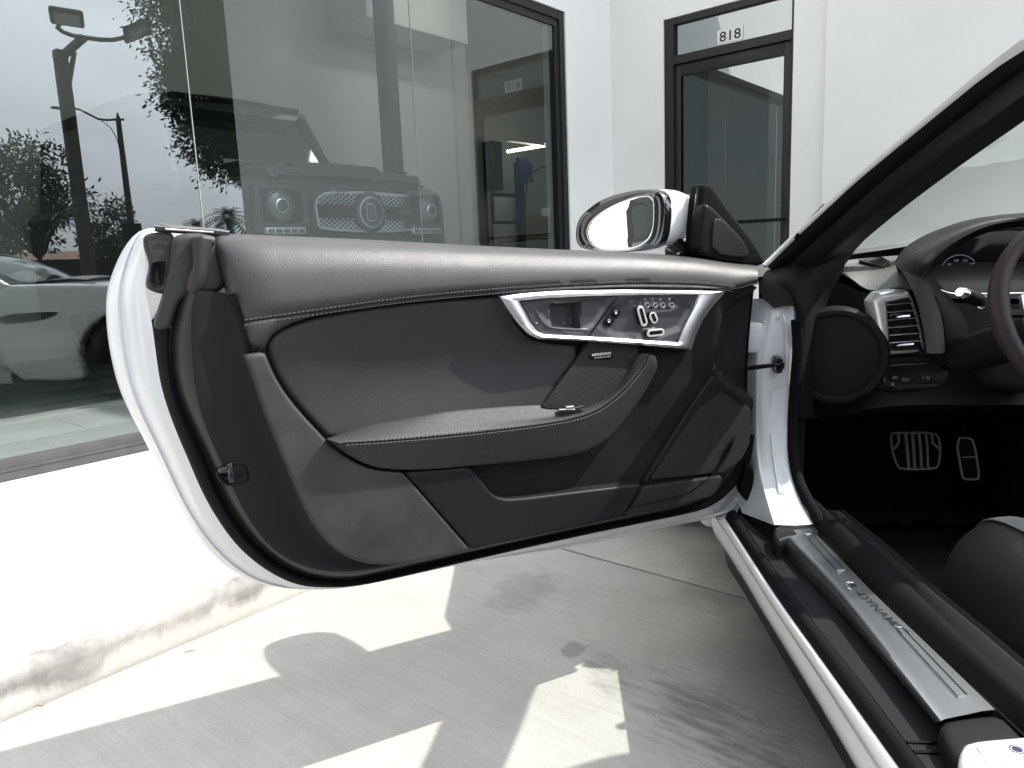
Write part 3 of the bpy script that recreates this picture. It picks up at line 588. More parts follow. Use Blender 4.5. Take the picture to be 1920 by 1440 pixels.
for dz in (.03, -.03): MB().tube([TF.p(glo[0]+.03, gmid+dz, .045), TF.p(ghi[0]-.02, gmid+dz, .045)], .016, 8).build('grille_bar', M['satin_black'], gf)
ec = TF.uv(*tz(1168, 450), .06)
MB().lathe(TF.p(*ec, .03), (0, -1, 0), [(.150, -.01), (.150, .03), (.13, .035), (.0, .035)], 36).build('emblem_disc', M['gloss_black'], gf)
MB().lathe(TF.p(*ec, .06), (0, -1, 0), [(.118, 0), (.118, .012), (.106, .014), (.104, 0)], 36).build('emblem_ring', M['bright'], gf)
text('emblem_letter', 'B', TF.p(ec[0]-.045, ec[1]-.066, .0672), (1, 0, 0), (0, 0, 1), .132, M['bright'], gf, width=.098, bold=.055)
text('emblem_letter', 'B', TF.p(ec[0]-.045+.008, ec[1]-.066+.008, .069), (1, 0, 0), (0, 0, 1), .116, M['gloss_black'], gf, width=.082, bold=.03)
bmp = MB().box2((2.58, YT-.22, .50), (4.66, YT+.1, 1.03), bev=.06).build('bumper', M['truck'], trk)
MB().box2((3.15, YT-.226, .78), (4.05, YT-.2, .96), bev=.01).build('air_intake', M['satin_black'], bmp)
def wheel(name, c, axis, r, w, parent, rim_r=None):
    t = MB().lathe(c, axis, [(r*.62, -w/2), (r*.9, -w/2), (r*.975, -w*.42), (r, -w*.3), (r, w*.3), (r*.975, w*.42), (r*.9, w/2), (r*.62, w/2)], 36).build(name, M['tyre'], parent)
    MB().lathe(c, axis, [(r*.63, w*.46), (r*.58, w*.46), (r*.55, w*.2), (r*.2, w*.35), (0, w*.36)], 20).build('rim', M['satin_black'], t); return t
for x in (2.72, 4.50):
    wheel('wheel', np.array([x, YT+.85, .134+.46]), (np.sign(x-cx), 0, 0), .46, .32, trk)
    wheel('wheel', np.array([cx+np.sign(x-cx)*.70, YT+3.2, .134+.42]), (np.sign(x-cx), 0, 0), .42, .30, trk)
    fl_ = MB(); a = np.linspace(math.radians(-5), math.radians(185), 16)
    fl_.grid([[np.array([x+dx, YT+.85+math.cos(t)*(.55+dr_), .134+.46+math.sin(t)*(.55+dr_)]) for t in a] for dx, dr_ in ((-.16, .02), (-.16, .06), (.16, .06), (.16, .02))]); fl_.build('wing_flare', M['truck'], trk)

# ------------------------------------------------------------------ across the street: things the window reflects
M['bark'] = mat('bark', (.075, .058, .045), .9, bump=[('noise', 30, .5)])
M['pole'] = mat('dark_bronze_pole', (.045, .036, .030), .5)
def leafmat(n, c, v=.35):
    m = mat(n, c, .55, var=(3.5, v)); m.node_tree.nodes['Principled BSDF'].inputs['Specular IOR Level'].default_value = .3; return m
M['leaf_dark'] = leafmat('dark_leaf', (.026, .045, .018)); M['leaf_olive'] = leafmat('olive_leaf', (.065, .070, .026)); M['leaf_mid'] = leafmat('green_leaf', (.04, .075, .022))
def leaf_cloud(mb, clumps, n, size, droop=.2, long=2.6):
    tot = sum(c[1]**2 for c in clumps)
    for c, r in clumps:
        k = int(n*r*r/tot)
        d = rng.normal(size=(k, 3)); d /= np.linalg.norm(d, axis=1)[:, None]
        rad = r*(.45+.55*rng.random(k)**.5)*(1+.18*rng.normal(size=k))
        P = np.array(c)+d*rad[:, None]*np.array([1, 1, .85])
        for p, dd in zip(P, d):
            a = rng.normal(size=3); a[2] -= droop*2; a = a*.7+dd; a /= np.linalg.norm(a); b = np.cross(a, rng.normal(size=3)); b /= np.linalg.norm(b)+1e-9
            s = size*(.6+.8*rng.random()); q = np.cross(a, b)*.15*s
            mb.add([p, p+a*s*.5+b*s/long*.5+q, p+a*s, p+a*s*.5-b*s/long*.5+q], [(0, 1, 2, 3)])
def tree(name, label, base, crown_c, crown_r, nclump, nleaf, leaf, mt, trunk_r=.12, group=None, flat=(1, 1, 1)):
    t = thing(name, label, 'tree', tuple(base), group); base = np.array(base, float); cc = np.array(crown_c, float)
    cl = []
    for i in range(nclump):
        d = rng.normal(size=3); d /= np.linalg.norm(d); cl.append((cc + d*crown_r*np.array(flat)*(.15+.75*rng.random()**.4), crown_r*(.20+.20*rng.random())))
    mb = MB(); leaf_cloud(mb, cl, nleaf, leaf); mb.build('crown', mt, t, smooth=False)
    tb = MB(); fork = base*.55+cc*.45
    tb.tube([base, base*.7+fork*.3+rng.normal(size=3)*.04, fork], [trunk_r, trunk_r*.8, trunk_r*.6], 8)
    for c, r in cl:
        tb.tube([fork+np.array([0, 0, -.1]), (fork+c)/2+rng.normal(size=3)*.12, c], [trunk_r*.5, trunk_r*.3, trunk_r*.1], 5)
    tb.build('trunk', M['bark'], t); return t
# near tree beside the wing
c0 = mirrored(372, 150, 14); 
tree('street_tree', 'dense dark green tree with drooping leaves just outside, reflected beside the truck', (7.7, -4.5, 0), c0+np.array([.76, .13, .58]), 1.62, 150, 85000, .088, M['leaf_dark'], .15, flat=(.85, .85, 1.5))
def gy(p, z=0.): return (p[0], p[1], z)
cA = mirrored(60, 385, 38)
tree('young_tree', 'open olive green tree reflected at the left edge of the window', gy(cA), cA+np.array([0, 0, .2]), 2.7, 30, 5200, .24, M['leaf_olive'], .14, flat=(.7, .7, 1.1))
cA = mirrored(-45, 400, 37)
tree('young_tree', 'olive tree partly cut off by the left edge of the photo', gy(cA), cA, 2.3, 22, 3000, .24, M['leaf_olive'], .14, flat=(.7, .7, 1.1))
cB = mirrored(202, 440, 44)
tree('small_tree', 'small round olive tree reflected between the two lamp poles', gy(cB), cB, 1.7, 22, 3200, .22, M['leaf_olive'], .1)
cB = mirrored(300, 470, 50); tree('small_tree', 'low green bush tree right of the street lamp', gy(cB), cB+np.array([0, 0, -.6]), 1.5, 16, 1500, .24, M['leaf_mid'], .1)
def palm(label, base, top, fl, n, mt):
    t = thing('palm_tree', label, 'palm tree', tuple(base)); top = np.array(top); mb = MB()
    for i in range(n):
        az = i*2.4; el = math.radians(70-95*(i/n)); d = np.array([math.cos(az)*math.cos(el), math.sin(az)*math.cos(el), math.sin(el)])
        pts = [top+d*fl*k+np.array([0, 0, -fl*.55*k*k]) for k in np.linspace(0, 1, 6)]
        sd2 = np.cross(d, UP); sd2 /= np.linalg.norm(sd2)+1e-9
        for k in range(1, 6):
            for s in (-1, 1):
                for q in (0, .5):
                    p = pts[k-1]*(1-q)+pts[k]*q; e = p+sd2*s*fl*.22+(pts[k]-pts[k-1])*.6-UP*fl*.06
                    mb.add([p, p+(pts[k]-pts[k-1])*.35, e], [(0, 1, 2)])
    mb.build('crown', mt, t, smooth=False); MB().tube([base, (np.array(base)+top)/2+np.array([.1, 0, 0]), top], [.2, .16, .15], 8).build('trunk', M['bark'], t)
p1 = mirrored(428, 408, 40); palm('bushy green palm reflected low beside the truck headlight', gy(p1), p1, 1.35, 34, M['leaf_mid'])
p2 = mirrored(368, 425, 50); palm('pale distant palm reflected left of the bushy palm', gy(p2), p2, 1.3, 26, M['leaf_mid'])
M['lamp_lens'] = mat('lamp_lens', (.45, .45, .43), .4)
# car-park light pole
D1 = 18.
b0 = mirrored(166, 500, D1); top = mirrored(119, 95, D1); bx_, by_ = b0[0], b0[1]
lp = thing('parking_lot_light', 'tall dark square light pole with two curved arms and flat lamp heads', 'lamp post', (bx_, by_, 0))
MB().box2((bx_-.11, by_-.11, 0), (bx_+.11, by_+.11, top[2]), bev=.01).build('pole', M['pole'], lp)
hub = mirrored(158, 69, D1)
d = hub-np.array([bx_, by_, top[2]-.12]); br = MB(); br.tube([np.array([bx_, by_, top[2]-.14]), hub], .085, 4); br.tube([np.array([bx_, by_, top[2]-.95]), np.array([bx_, by_, top[2]-.14])*.45+hub*.55+np.array([0, 0, -.1])], .05, 4); br.build('bracket', M['pole'], lp)
for pts, c in (([(158, 70), (135, 66), (118, 60), (108, 52), (112, 44)], (125, 32)), ([(158, 70), (185, 74), (210, 75), (230, 71), (245, 64)], (258, 57))):
    MB().tube([mirrored(*p, D1-.1*i) for i, p in enumerate(pts)], .045, 6).build('arm', M['pole'], lp)
    hc = mirrored(*c, D1-.6); ux = mirrored(c[0]+20, c[1]-8 if c[0] > 200 else c[1]+3, D1-.6)-hc; ux /= np.linalg.norm(ux); vy = np.cross(UP, ux); vy /= np.linalg.norm(vy); vy = vy*.86+UP*.5*(1 if vy[1] < 0 else 1); vy /= np.linalg.norm(vy); nz = np.cross(ux, vy)
    hd = MB().box(hc, .58, .40, .10, ax=(ux, vy, nz), bev=.05).build('lamp_head', M['pole'], lp)
    MB().box(hc-nz*.054*np.sign(nz[2]), .44, .27, .012, ax=(ux, vy, nz)).build('diffuser', M['lamp_lens'], hd)
# street lamp
D2 = 38.
b1 = mirrored(247, 430, D2); t1 = mirrored(221, 212, D2); X_, Y_ = b1[0], b1[1]
sl = thing('street_lamp', 'slim dark street lamp with one long curved arm, reflected behind the light pole', 'street lamp', (X_, Y_, 0))
MB().tube([(X_, Y_, 0), (X_, Y_, 1.), (X_, Y_, t1[2]-.3), (X_, Y_, t1[2])], [.30, .17, .11, .03], 10).build('pole', M['pole'], sl)
ar = MB(); ar.tube([mirrored(*p, D2) for p in ((233, 224), (219, 224), (200, 225), (185, 223), (165, 213), (150, 205), (138, 203), (122, 203))], .05, 6); ar.tube([mirrored(*p, D2) for p in ((190, 226), (208, 240), (220, 262), (225, 285))], .02, 5); ar.build('arm', M['pole'], sl)
MB().box(mirrored(112, 203, D2), .65, .25, .09, bev=.03).build('lamp_head', M['pole'], sl)
MB().box((X_, Y_, mirrored(240, 425, D2)[2]-.5), .75, .45, 1.3, bev=.05).build('signal_box', M['satin_black'], sl)
# low tiled building
M['rooftile'] = mat('clay_roof_tile', (.20, .105, .075), .8, var=(1.5, .2))
M['dark_wall'] = mat('dark_brown_wall', (.06, .05, .045), .9)  # one even dark brown for the whole wall
D3 = 62.
tb = thing('tiled_building', 'long low building with a brown clay tile roof across the street', 'building', gy(mirrored(140, 500, D3)))
A, B = mirrored(-80, 493, D3), mirrored(330, 493, D3-4); ez = A[2]; ax = (B-A); ax[2] = 0; Ln = np.linalg.norm(ax); ax /= Ln; ay = np.array([-ax[1], ax[0], 0]); ay *= -np.sign(ay@(EYE-A)); rz = mirrored(90, 472, D3)[2]
A[2] = 0; c = A+ax*Ln/2
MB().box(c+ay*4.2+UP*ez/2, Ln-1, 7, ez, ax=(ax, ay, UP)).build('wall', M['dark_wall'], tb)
k0 = Ln*.42; rf = MB()
P = lambda u, v, z: A+ax*u+ay*v+UP*z
rf.add([P(0, 0, ez), P(k0, 0, ez), P(k0-3.4, 4.2, rz+.1), P(1, 4.2, rz+.1)], [(0, 1, 2, 3)]); rf.add([P(k0, .0, ez), P(Ln, 0, ez-.1), P(Ln, 4.2, rz), P(k0-3.4, 4.2, rz+.1)], [(0, 1, 2, 3)]); rf.add([P(1, 4.2, rz+.1), P(Ln, 4.2, rz), P(Ln, 8.4, ez), P(0, 8.4, ez)], [(0, 1, 2, 3)])
rfo = rf.build('roof', M['rooftile'], tb, smooth=False)
rib = MB()
for u in np.arange(.3, k0-3.4, .55):
    for q in range(6): rib.box(P(u+1*q/6*.5, .35+q*.7, ez+(rz+.1-ez)*(.35+q*.7)/4.2+.05), .26, .5, .10, ax=(ax, ay, UP))
rib.build('roof_tile_rows', M['rooftile'], rfo, kind='stuff', smooth=False)

# ------------------------------------------------------------------ the white car with its door open
carT = thing('sports_car', 'white open top two-seater with black trim and its driver door swung wide open', 'car', tuple(car(1.36, 1.2, 0)))
def mirr(p): l = p@RT; return p + RT*(2*1.36-2*l)
TH = math.radians(60)
HINGE = car(.52, 1.85, 0)
DF = Frame(HINGE, -math.sin(TH)*RT-math.cos(TH)*FWD, UP, math.cos(TH)*RT-math.sin(TH)*FWD)
def D(pts, w=0.): return [DF.at(p[0], p[1], p[2] if len(p) > 2 else w) for p in pts]
def Duv(pts, w=0.): return [DF.uv(p[0], p[1], w) for p in pts]
A = [(296, 428), (280, 428), (267, 430), (250, 441), (229, 469), (212, 507), (201, 542), (198, 576), (201, 628), (210, 680), (222, 726), (243, 774), (264, 812), (288, 860), (308, 903), (332, 952), (367, 1005), (410, 1052), (450, 1080), (490, 1095), (540, 1101), (575, 1101.5), (650, 1097), (760, 1074), (880, 1050), (1061, 1027), (1172, 1004), (1259, 985), (1347, 970), (1380, 957), (1400, 900), (1408, 813)]
B = [(300, 437), (282, 437), (269, 441), (268, 458), (272, 485), (272, 510), (272, 540), (276, 565), (284, 600), (288, 630), (292, 660), (299, 712), (312, 760), (333, 816), (354, 864), (376, 917), (402, 965), (440, 1020), (485, 1060), (530, 1087), (575, 1100), (650, 1098), (760, 1075), (880, 1047), (1026, 1014), (1172, 983), (1268, 964), (1317, 953), (1352, 932), (1382, 897), (1402, 857), (1408, 813)]
C = [(340, 548), (326, 585), (318, 620), (319, 680), (326, 725), (344, 775), (369, 825), (390, 870), (411, 925), (441, 975), (481, 1025), (526, 1060), (580, 1084), (650, 1092), (760, 1067), (880, 1039), (1026, 1006), (1172, 976), (1268, 957), (1310, 944), (1345, 922), (1374, 890), (1394, 850), (1400, 813)]
Dg = [(346, 548), (333, 588), (325, 625), (325, 680), (332, 725), (350, 772), (375, 822), (397, 868), (418, 922), (448, 972), (488, 1021), (533, 1056), (586, 1079), (655, 1085), (760, 1061), (880, 1034), (1026, 1001), (1172, 971), (1268, 952), (1308, 939), (1342, 918), (1371, 886), (1391, 848), (1397, 813)]
Eb = [(366, 548), (361, 575), (359, 605), (360, 650), (367, 735), (388, 805), (414, 862), (449, 940), (480, 995), (522, 1040), (582, 1069), (660, 1075), (760, 1056), (880, 1030), (1026, 998), (1172, 968), (1268, 948), (1306, 934), (1338, 913), (1368, 882), (1388, 845), (1394, 813)]
G = [(440, 548), (455, 600), (470, 665), (484, 700), (504, 765), (534, 840), (564, 910), (584, 955), (608, 990), (637, 1015), (667, 1032), (705, 1040), (760, 1038), (880, 1012), (1026, 982), (1160, 955), (1260, 935), (1300, 920), (1330, 895), (1358, 865), (1376, 830), (1380, 813)]
# outer skin = the door itself, sub-parts hang from it
sk = MB()
skin = [(p[0]+2, p[1]-1) for p in A] + [(1412, 700), (1416, 640), (1424, 560), (1420, 504), (1380, 499), (1300, 486), (1000, 472), (700, 456), (440, 445)]
panel(sk, DF, Duv(skin, -.14), -.14, r=.0, thick=.012, grid=.05, rnd=1)
ra, rb = resample(chaikin(D(A, -.135), 2), 150), resample(chaikin(D(B, -.035), 2), 150)
rows = []
for f, dw in ((0, -.004), (0, .0), (.10, .010), (.28, .013), (.34, .004), (.52, .006), (.66, .016), (.80, .010), (.92, .002), (1, 0)):
    rows.append([a*(1-f)+b*f + DF.n*dw for a, b in zip(ra, rb)])
sk.grid([list(r) for r in rows])
sk.grid([list(rows[0]), [p - DF.n*.012 for p in rows[0]]])
sk.grid([D([(440, 444), (700, 456), (1000, 472), (1300, 487), (1420, 505)], -.14), D([(440, 444), (700, 456), (1000, 472), (1300, 487), (1420, 505)], -.03)])
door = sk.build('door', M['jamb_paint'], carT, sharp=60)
# black seal round the edge and the end trim
s = MB(); Bs = B[8:]
rB, rC = resample(chaikin(D(Bs, -.036), 2), 150), resample(chaikin(D(C, -.012), 2), 150)
s.grid([[p - DF.n*.01 for p in rB], list(rB)] + [[a*(1-f)+b*f+DF.n*dw for a, b in zip(rB, rC)] for f, dw in ((.12, .012), (.35, .020), (.65, .020), (.9, .008), (1, -.004))]); s.build('door_seal', M['seal'], door)
s = MB(); loft(s, [D(C, -.016), D(Dg, -.012), D(Dg, -.004)], 150, 2); loft(s, [D(Dg, -.004), [a*.5+b*.5+DF.n*.006 for a, b in zip(resample(D(Dg, -.004), 40), resample(D(Eb, .020), 40))], D(Eb, .020)], 150, 2); s.build('end_bevel', M['bevel'], door, sharp=60)
s = MB(); loft(s, [D(Eb, .020), D([(p[0]+5, p[1]-3) for p in Eb], .026), D([(p[0]*.35+q[0]*.65, p[1]*.35+q[1]*.65) for p, q in zip(resample(np.array(Eb, float), 40), resample(np.array(G, float), 40))], .024), D([(p[0]-10, p[1]+4) if i < 15 else (p[0], p[1]+5) for i, p in enumerate(G)], .036), D([(p[0]-1, p[1]) for p in G], .050)], 150, 2, sub=3); s.build('end_trim', M['soft'], door, sharp=60)
# rubber flaps at the top rear corner
NOTCH = chaikin(Duv([(286, 500), (292, 493), (303, 492), (306, 505), (305, 530), (298, 540), (284, 536)], -.03), 2, True)
def dip(poly, depth, soft):
    def f(u, v):
        P = np.array([[u, v]]); d = segdist(P, poly)[0]*(1 if inside(P, poly)[0] else -1)
        t = min(max((d+soft*.5)/soft, 0), 1); return -depth*t*t*(3-2*t)
    return f
s = MB(); panel(s, DF, Duv([(268, 440), (300, 434), (330, 436), (328, 520), (314, 552), (299, 551), (276, 543), (273, 530), (281, 500), (276, 480), (269, 460)], -.03), -.020, r=.007, thick=.03, grid=.006, wf=dip(NOTCH, .022, .006)); s.build('corner_gasket', M['flap'], door)
s = MB(); panel(s, DF, Duv([(321, 437), (400, 437), (412, 470), (432, 550), (345, 552), (330, 580), (322, 612), (316, 620), (290, 617), (288, 606), (303, 565), (316, 515), (320, 480)], 0), .004, r=.010, thick=.03, grid=.012)
s.build('rubber_flap', M['flap'], door)
s = MB(); s.tube(D([(378, 452, .016), (377, 470, .020), (376, 500, .018), (368, 530, .016), (362, 545, .010)]), [.017, .0135, .012, .015, .012], 14); s.tube(D([(362, 453, .012), (380, 450, .02), (398, 453, .012)]), .009, 10); s.build('bump_stop', M['flap'], door)
s = MB(); s.tube(D([(290, 428), (330, 431), (405, 436), (430, 439)], -.02), .0055, 6); s.tube(D([(300, 424), (330, 428), (405, 434), (430, 438)], -.05), .005, 6); s.build('belt_strip', M['gloss_black'], door)
s = MB(); s.tube(D([(310, 429.5), (360, 433), (400, 436)], -.012), .0016, 5); s.build('belt_bright_line', M['chrome'], door)
# latch
s = MB(); panel(s, DF, Duv([(402, 880), (440, 862), (460, 866), (469, 890), (468, 903), (425, 913), (408, 900)], .02), .0275, r=.004, thick=.01, grid=.01, wf=dip(np.array(Duv([(410, 884), (440, 869), (457, 871), (463, 890), (461, 898), (428, 905)], .02)), .006, .003)); s.build('latch_pocket', M['satin_black'], door)
s = MB(); s.box(DF.at(432, 886, .031), .010, .034, .008, ax=(DF.u, DF.v, DF.n), bev=.002); s.box(DF.at(424, 880, .031), .024, .010, .006, ax=(DF.u, DF.v, DF.n), bev=.002); s.tube(D([(420, 897), (445, 893), (458, 888)], .029), .003, 6); s.build('latch', M['gloss_black'], door)
# trim panels
low = [(457, 666), (462, 665), (490, 661.5), (496, 661), (501, 672), (513, 702), (536, 740), (566, 777), (600, 813), (614, 828), (650, 858), (692, 879), (744, 884), (754, 884.5), (760, 891), (876, 1024), (882, 1031), (874, 1033), (830, 1044), (760, 1057), (705, 1060), (662, 1051), (627, 1031), (597, 1000), (572, 960), (552, 910), (522, 840), (492, 765), (471, 700)]
s = MB(); panel(s, DF, Duv(low, .056), .060, r=.0065, thick=.03, grid=.014, rnd=1); s.build('lower_card', M['leather_worn'], door)
ins = [(501, 652), (503, 640), (512, 628), (540, 611), (600, 592), (700, 576), (800, 564), (900, 557), (942, 553), (960, 592), (985, 625), (1012, 641), (1105, 650), (1016, 758), (1100, 775), (830, 800), (700, 830), (616, 824), (602, 808), (566, 770), (536, 733), (514, 695), (505, 670)]
ins_uv = np.array(Duv(ins, .04))
cen = DF.uv(800, 700, .04)
s = MB(); panel(s, DF, ins_uv, .046, r=.010, thick=.02, grid=.018, rnd=1, wf=lambda u, v: -.022*math.exp(-((u-cen[0])/.30)**2-((v-cen[1])/.10)**2)); s.build('armrest_insert', M['leather'], door)
# upper pad
seam = [(449, 606), (500, 598), (600, 584), (700, 569), (800, 557), (900, 548), (1000, 540), (1100, 534.5), (1200, 531), (1300, 532.5), (1350, 537), (1378, 542)]
topE = [(402, 437), (440, 438), (500, 441), (600, 445), (700, 449.5), (850, 458), (1000, 465.5), (1100, 470), (1200, 474), (1300, 482), (1360, 491), (1420, 498)]
def lerp(a, b, f): a, b = resample(a, 60), resample(b, 60); return [tuple(x) for x in a*(1-f)+b*f]
sm_ext = seam[:-1] + [(1378, 541), (1422, 527)]
rws = [D(topE, -.06), D(topE, -.03), D(lerp(topE, sm_ext, .025), .004), D(lerp(topE, sm_ext, .09), .024), D(lerp(topE, sm_ext, .25), .043), D(lerp(topE, sm_ext, .5), .055), D(lerp(topE, sm_ext, .8), .061), D(lerp(topE, sm_ext, .985), .061), D(sm_ext, .0575)]
def endroll(rows, k=7, dep=.03, both=True):
    out = []
    for r in rows:
        r = resample(chaikin(r, 1), 110)
        for i in range(k):
            f = 1-i/k; dz = dep*(1-math.sqrt(1-f*f*.98)); r[i] = r[i]-DF.n*dz
        out.append(list(r))
    return out
s = MB(); R_ = endroll(rws); s.grid(R_); s.grid([[r[0] for r in R_], [r[0]-DF.n*.05 for r in R_]])
stripB = [(457, 664), (497, 658), (504, 636), (513, 625), (541, 608), (600, 589), (700, 573), (800, 561), (900, 554), (1000, 547), (1172, 540), (1361, 543), (1400, 536), (1421, 533)]
s2 = [D(sm_ext, .0575), D([(p[0]+.3, p[1]+2) for p in sm_ext], .0605), D(lerp(sm_ext, stripB, .6), .058), D(stripB, .050), D(stripB, .02)]
R_ = endroll(s2); s.grid(R_); s.grid([[r[0] for r in R_], [r[0]-DF.n*.05 for r in R_]])
s.build('upper_pad', M['pad_leather'], door, sharp=70)
def stitches(name, pts3, nrm, step=.0078, ln=.0052, r=.00085, parent=None, skew=None):
    p = resample(chaikin(pts3, 2), 800); d = np.r_[0, np.cumsum(np.linalg.norm(np.diff(p, axis=0), axis=1))]; mb = MB()
    for t in np.arange(step, d[-1]-step, step):
        a = np.array([np.interp(t, d, p[:, k]) for k in range(3)]); b = np.array([np.interp(t+ln, d, p[:, k]) for k in range(3)])
        mb.tube([a, (a+b)/2+nrm*r*.7, b], [r*.6, r, r*.6], 5)
    mb.build(name, M['stitch'], parent, kind='stuff')
stitches('pad_stitching', D([(p[0], p[1]-4.2) for p in seam], .0625), DF.n, parent=door); stitches('pad_stitching', D([(p[0], p[1]+5.2) for p in seam], .0618), DF.n, parent=door)
# front part of the card, with its moulded air pocket beside the hinge
POCK = chaikin(Duv([(1334, 640), (1345, 600), (1372, 568), (1409, 545), (1440, 540), (1440, 740), (1405, 745), (1330, 692)], .02), 2, True)
s = MB(); panel(s, DF, Duv([(1094, 640), (1290, 560), (1330, 540), (1424, 528), (1418, 580), (1411, 660), (1408, 770), (1398, 830), (1340, 905), (1200, 925), (880, 960), (860, 860)], .015), .028, r=.008, thick=.02, grid=.014, rnd=1, wf=lambda u, v: dip(POCK, .030, .022)(u, v) + .022*math.exp(-((u-DF.uv(1318, 640)[0])/.03)**2)*min(max((v-DF.uv(1318, 720)[1])/.07, 0), 1)); s.build('front_card', M['leather_dark'], door)
s = MB(); panel(s, DF, Duv([(1333, 704), (1345, 706), (1398, 752), (1396, 763), (1340, 722), (1215, 905), (1203, 905)], .04), .041, r=.004, thick=.02, grid=.01, rnd=1); s.build('grille_rim', M['soft'], door)
s = MB(); panel(s, DF, Duv([(1336, 716), (1404, 766), (1402, 830), (1386, 862), (1354, 885), (1214, 899)], .03), .038, r=.003, thick=.02, grid=.02, rnd=0); s.build('speaker_grille', M['grille'], door)
s = MB(); panel(s, DF, Duv([(1205, 912), (1352, 891), (1344, 918), (1330, 931), (1170, 967)], .04), .046, r=.003, thick=.02, grid=.02, rnd=0); s.build('lower_grille', M['grille'], door)
# map pocket
pk = [(757, 884), (764, 883.5), (868, 876), (880, 875), (898, 896), (921, 926), (938, 934), (960, 935.5), (1055, 924), (1190, 908), (1198, 907), (1202, 909), (1200, 914), (1166, 965), (1163, 970), (1157, 971), (1026, 1000), (890, 1028.5), (884, 1030), (879, 1025), (763, 892)]
s = MB(); panel(s, DF, Duv(pk, .055), .0595, r=.006, thick=.05, grid=.014, rnd=1); s.build('map_pocket', M['soft'], door)
# speaker panel under the trim with its badge
s = MB(); panel(s, DF, Duv([(1101, 640), (1192, 640), (1192, 675), (1165, 715), (1130, 752), (1096, 772), (1010, 764)], .04), .0505, r=.002, thick=.01, grid=.02, rnd=0); s.build('mid_speaker', M['grille'], door)
ux_ = -DF.u; bo = DF.at(1111, 668, .0525); bw = np.linalg.norm(DF.at(1146, 668, .0525)-bo)
s = MB(); panel(s, DF, Duv([(1104, 660), (1150, 660), (1148, 674), (1102, 674)], .05), .0518, r=.001, thick=.002, grid=.02, rnd=0); s.build('badge_plate', M['satin_black'], door)
text('badge_lettering', 'MERIDIAN', DF.at(1110, 668, .0525), ux_, UP, .0052, M['print_white'], door, width=bw*1.0, bold=.012)
text('badge_lettering', 'SURROUND', DF.at(1114, 672.5, .0525), ux_, UP, .0028, M['print_white'], door, width=bw*.88)
# armrest and pull
r0 = [(612, 822), (660, 806), (700, 795), (760, 785), (830, 771), (900, 765), (1012, 757), (1060, 762), (1093, 764), (1128, 749), (1150, 727), (1165, 706), (1180, 682), (1186, 670), (1195, 664)]
r1 = [(612, 822.5), (660, 816), (720, 808), (830, 794), (930, 787), (1020, 781), (1080, 774), (1130, 757), (1158, 732), (1176, 708), (1190, 682), (1200, 667), (1206, 663)]
r2 = [(613, 823), (640, 831), (700, 828), (800, 820), (900, 810), (1000, 798), (1080, 785), (1125, 768), (1165, 738), (1192, 707), (1208, 685), (1214, 671), (1216, 664)]
r3 = [(614, 824), (650, 842), (720, 848), (800, 846), (900, 838), (1000, 827), (1080, 814), (1130, 798), (1172, 765), (1205, 722), (1222, 692), (1229, 677), (1224, 666)]
r4 = [(615, 825), (650, 852), (690, 873), (730, 881), (800, 881), (900, 872), (1000, 863), (1060, 856), (1100, 847), (1135, 828), (1165, 797), (1205, 743), (1230, 697), (1234, 682), (1228, 668)]
s = MB(); loft(s, [D(r0, .0), D(r0, .034), D(lerp(r0, r1, .2), .044), D(r1, .062), D(lerp(r1, r2, .7), .078), D(r2, .083), D(lerp(r2, r3, .25), .0845), D(r3, .078), D(lerp(r3, r4, .75), .069), D(r4, .0615), D([(p[0]-1, p[1]-3) for p in r4], .03), D([(p[0]-1, p[1]-4) for p in r4], .0)], 120, 2, sub=3)
s.build('armrest', M['leather'], door, sharp=80)
stitches('armrest_stitching', D([(p[0]-1.5, p[1]-3.5) for p in r2[1:]], .0825), DF.n, parent=door); stitches('armrest_stitching', D([(p[0]+1.5, p[1]+4) for p in r2[1:]], .0853), DF.n, parent=door)
s = MB(); sp_ = D([(p[0], p[1]+.3) for p in r2[1:]], .0845); s.tube(resample(chaikin(sp_, 2), 90), .0011, 5); s.build('armrest_seam', M['seal'], door)
# window switch
s = MB(); q = DF.at(1072, 765, .064); s.box(q, .062, .016, .006, ax=(DF.u, DF.n, DF.v), bev=.002); s.build('switch_plate', M['gloss_black'], door)
s = MB(); s.box(DF.at(1066, 764, .068), .020, .014, .008, ax=(DF.u, DF.n, DF.v), bev=.002); s.tube(D([(1048, 768), (1078, 768)], .073), .0012, 5); s.build('window_switch', M['bright'], door)
s = MB(); s.tube(D([(1081, 766), (1081, 760)], .066), .0032, 8); s.build('mirror_knob', M['satin_black'], door)
# bright trim ring with the handle pod
def sides(*sd): return [np.array(x, float) for x in sd]
o_s = sides([(933, 555), (979, 548.5), (1043, 544), (1172, 542), (1361, 545.6)], [(1361, 545.6), (1349, 560), (1335, 576), (1318, 600), (1304, 630), (1296, 656)], [(1296, 656), (1271, 654), (1172, 645), (1084, 639), (1008, 636)], [(1008, 636), (990, 628), (970, 608), (950, 582), (933, 555)])
i_s = sides([(975, 565), (1020, 560.5), (1100, 556.5), (1200, 554), (1309, 553.5)], [(1309, 553.5), (1300, 573), (1288, 597), (1277, 620), (1269, 641)], [(1269, 641), (1172, 634.5), (1101, 631), (1060, 629), (1024, 627)], [(1024, 627), (1008, 621), (994, 603), (985, 585), (975, 565)])
def ring(mb, rows):
    out = []
    for sdl, w in rows:
        p = np.vstack([resample(x, 22)[:-1] for x in sdl]); out.append(D([tuple(x) for x in p], w))
    return mb.grid(out, True)
def mixs(f): return [resample(a, 22)*(1-f)+resample(b, 22)*f for a, b in zip(o_s, i_s)]
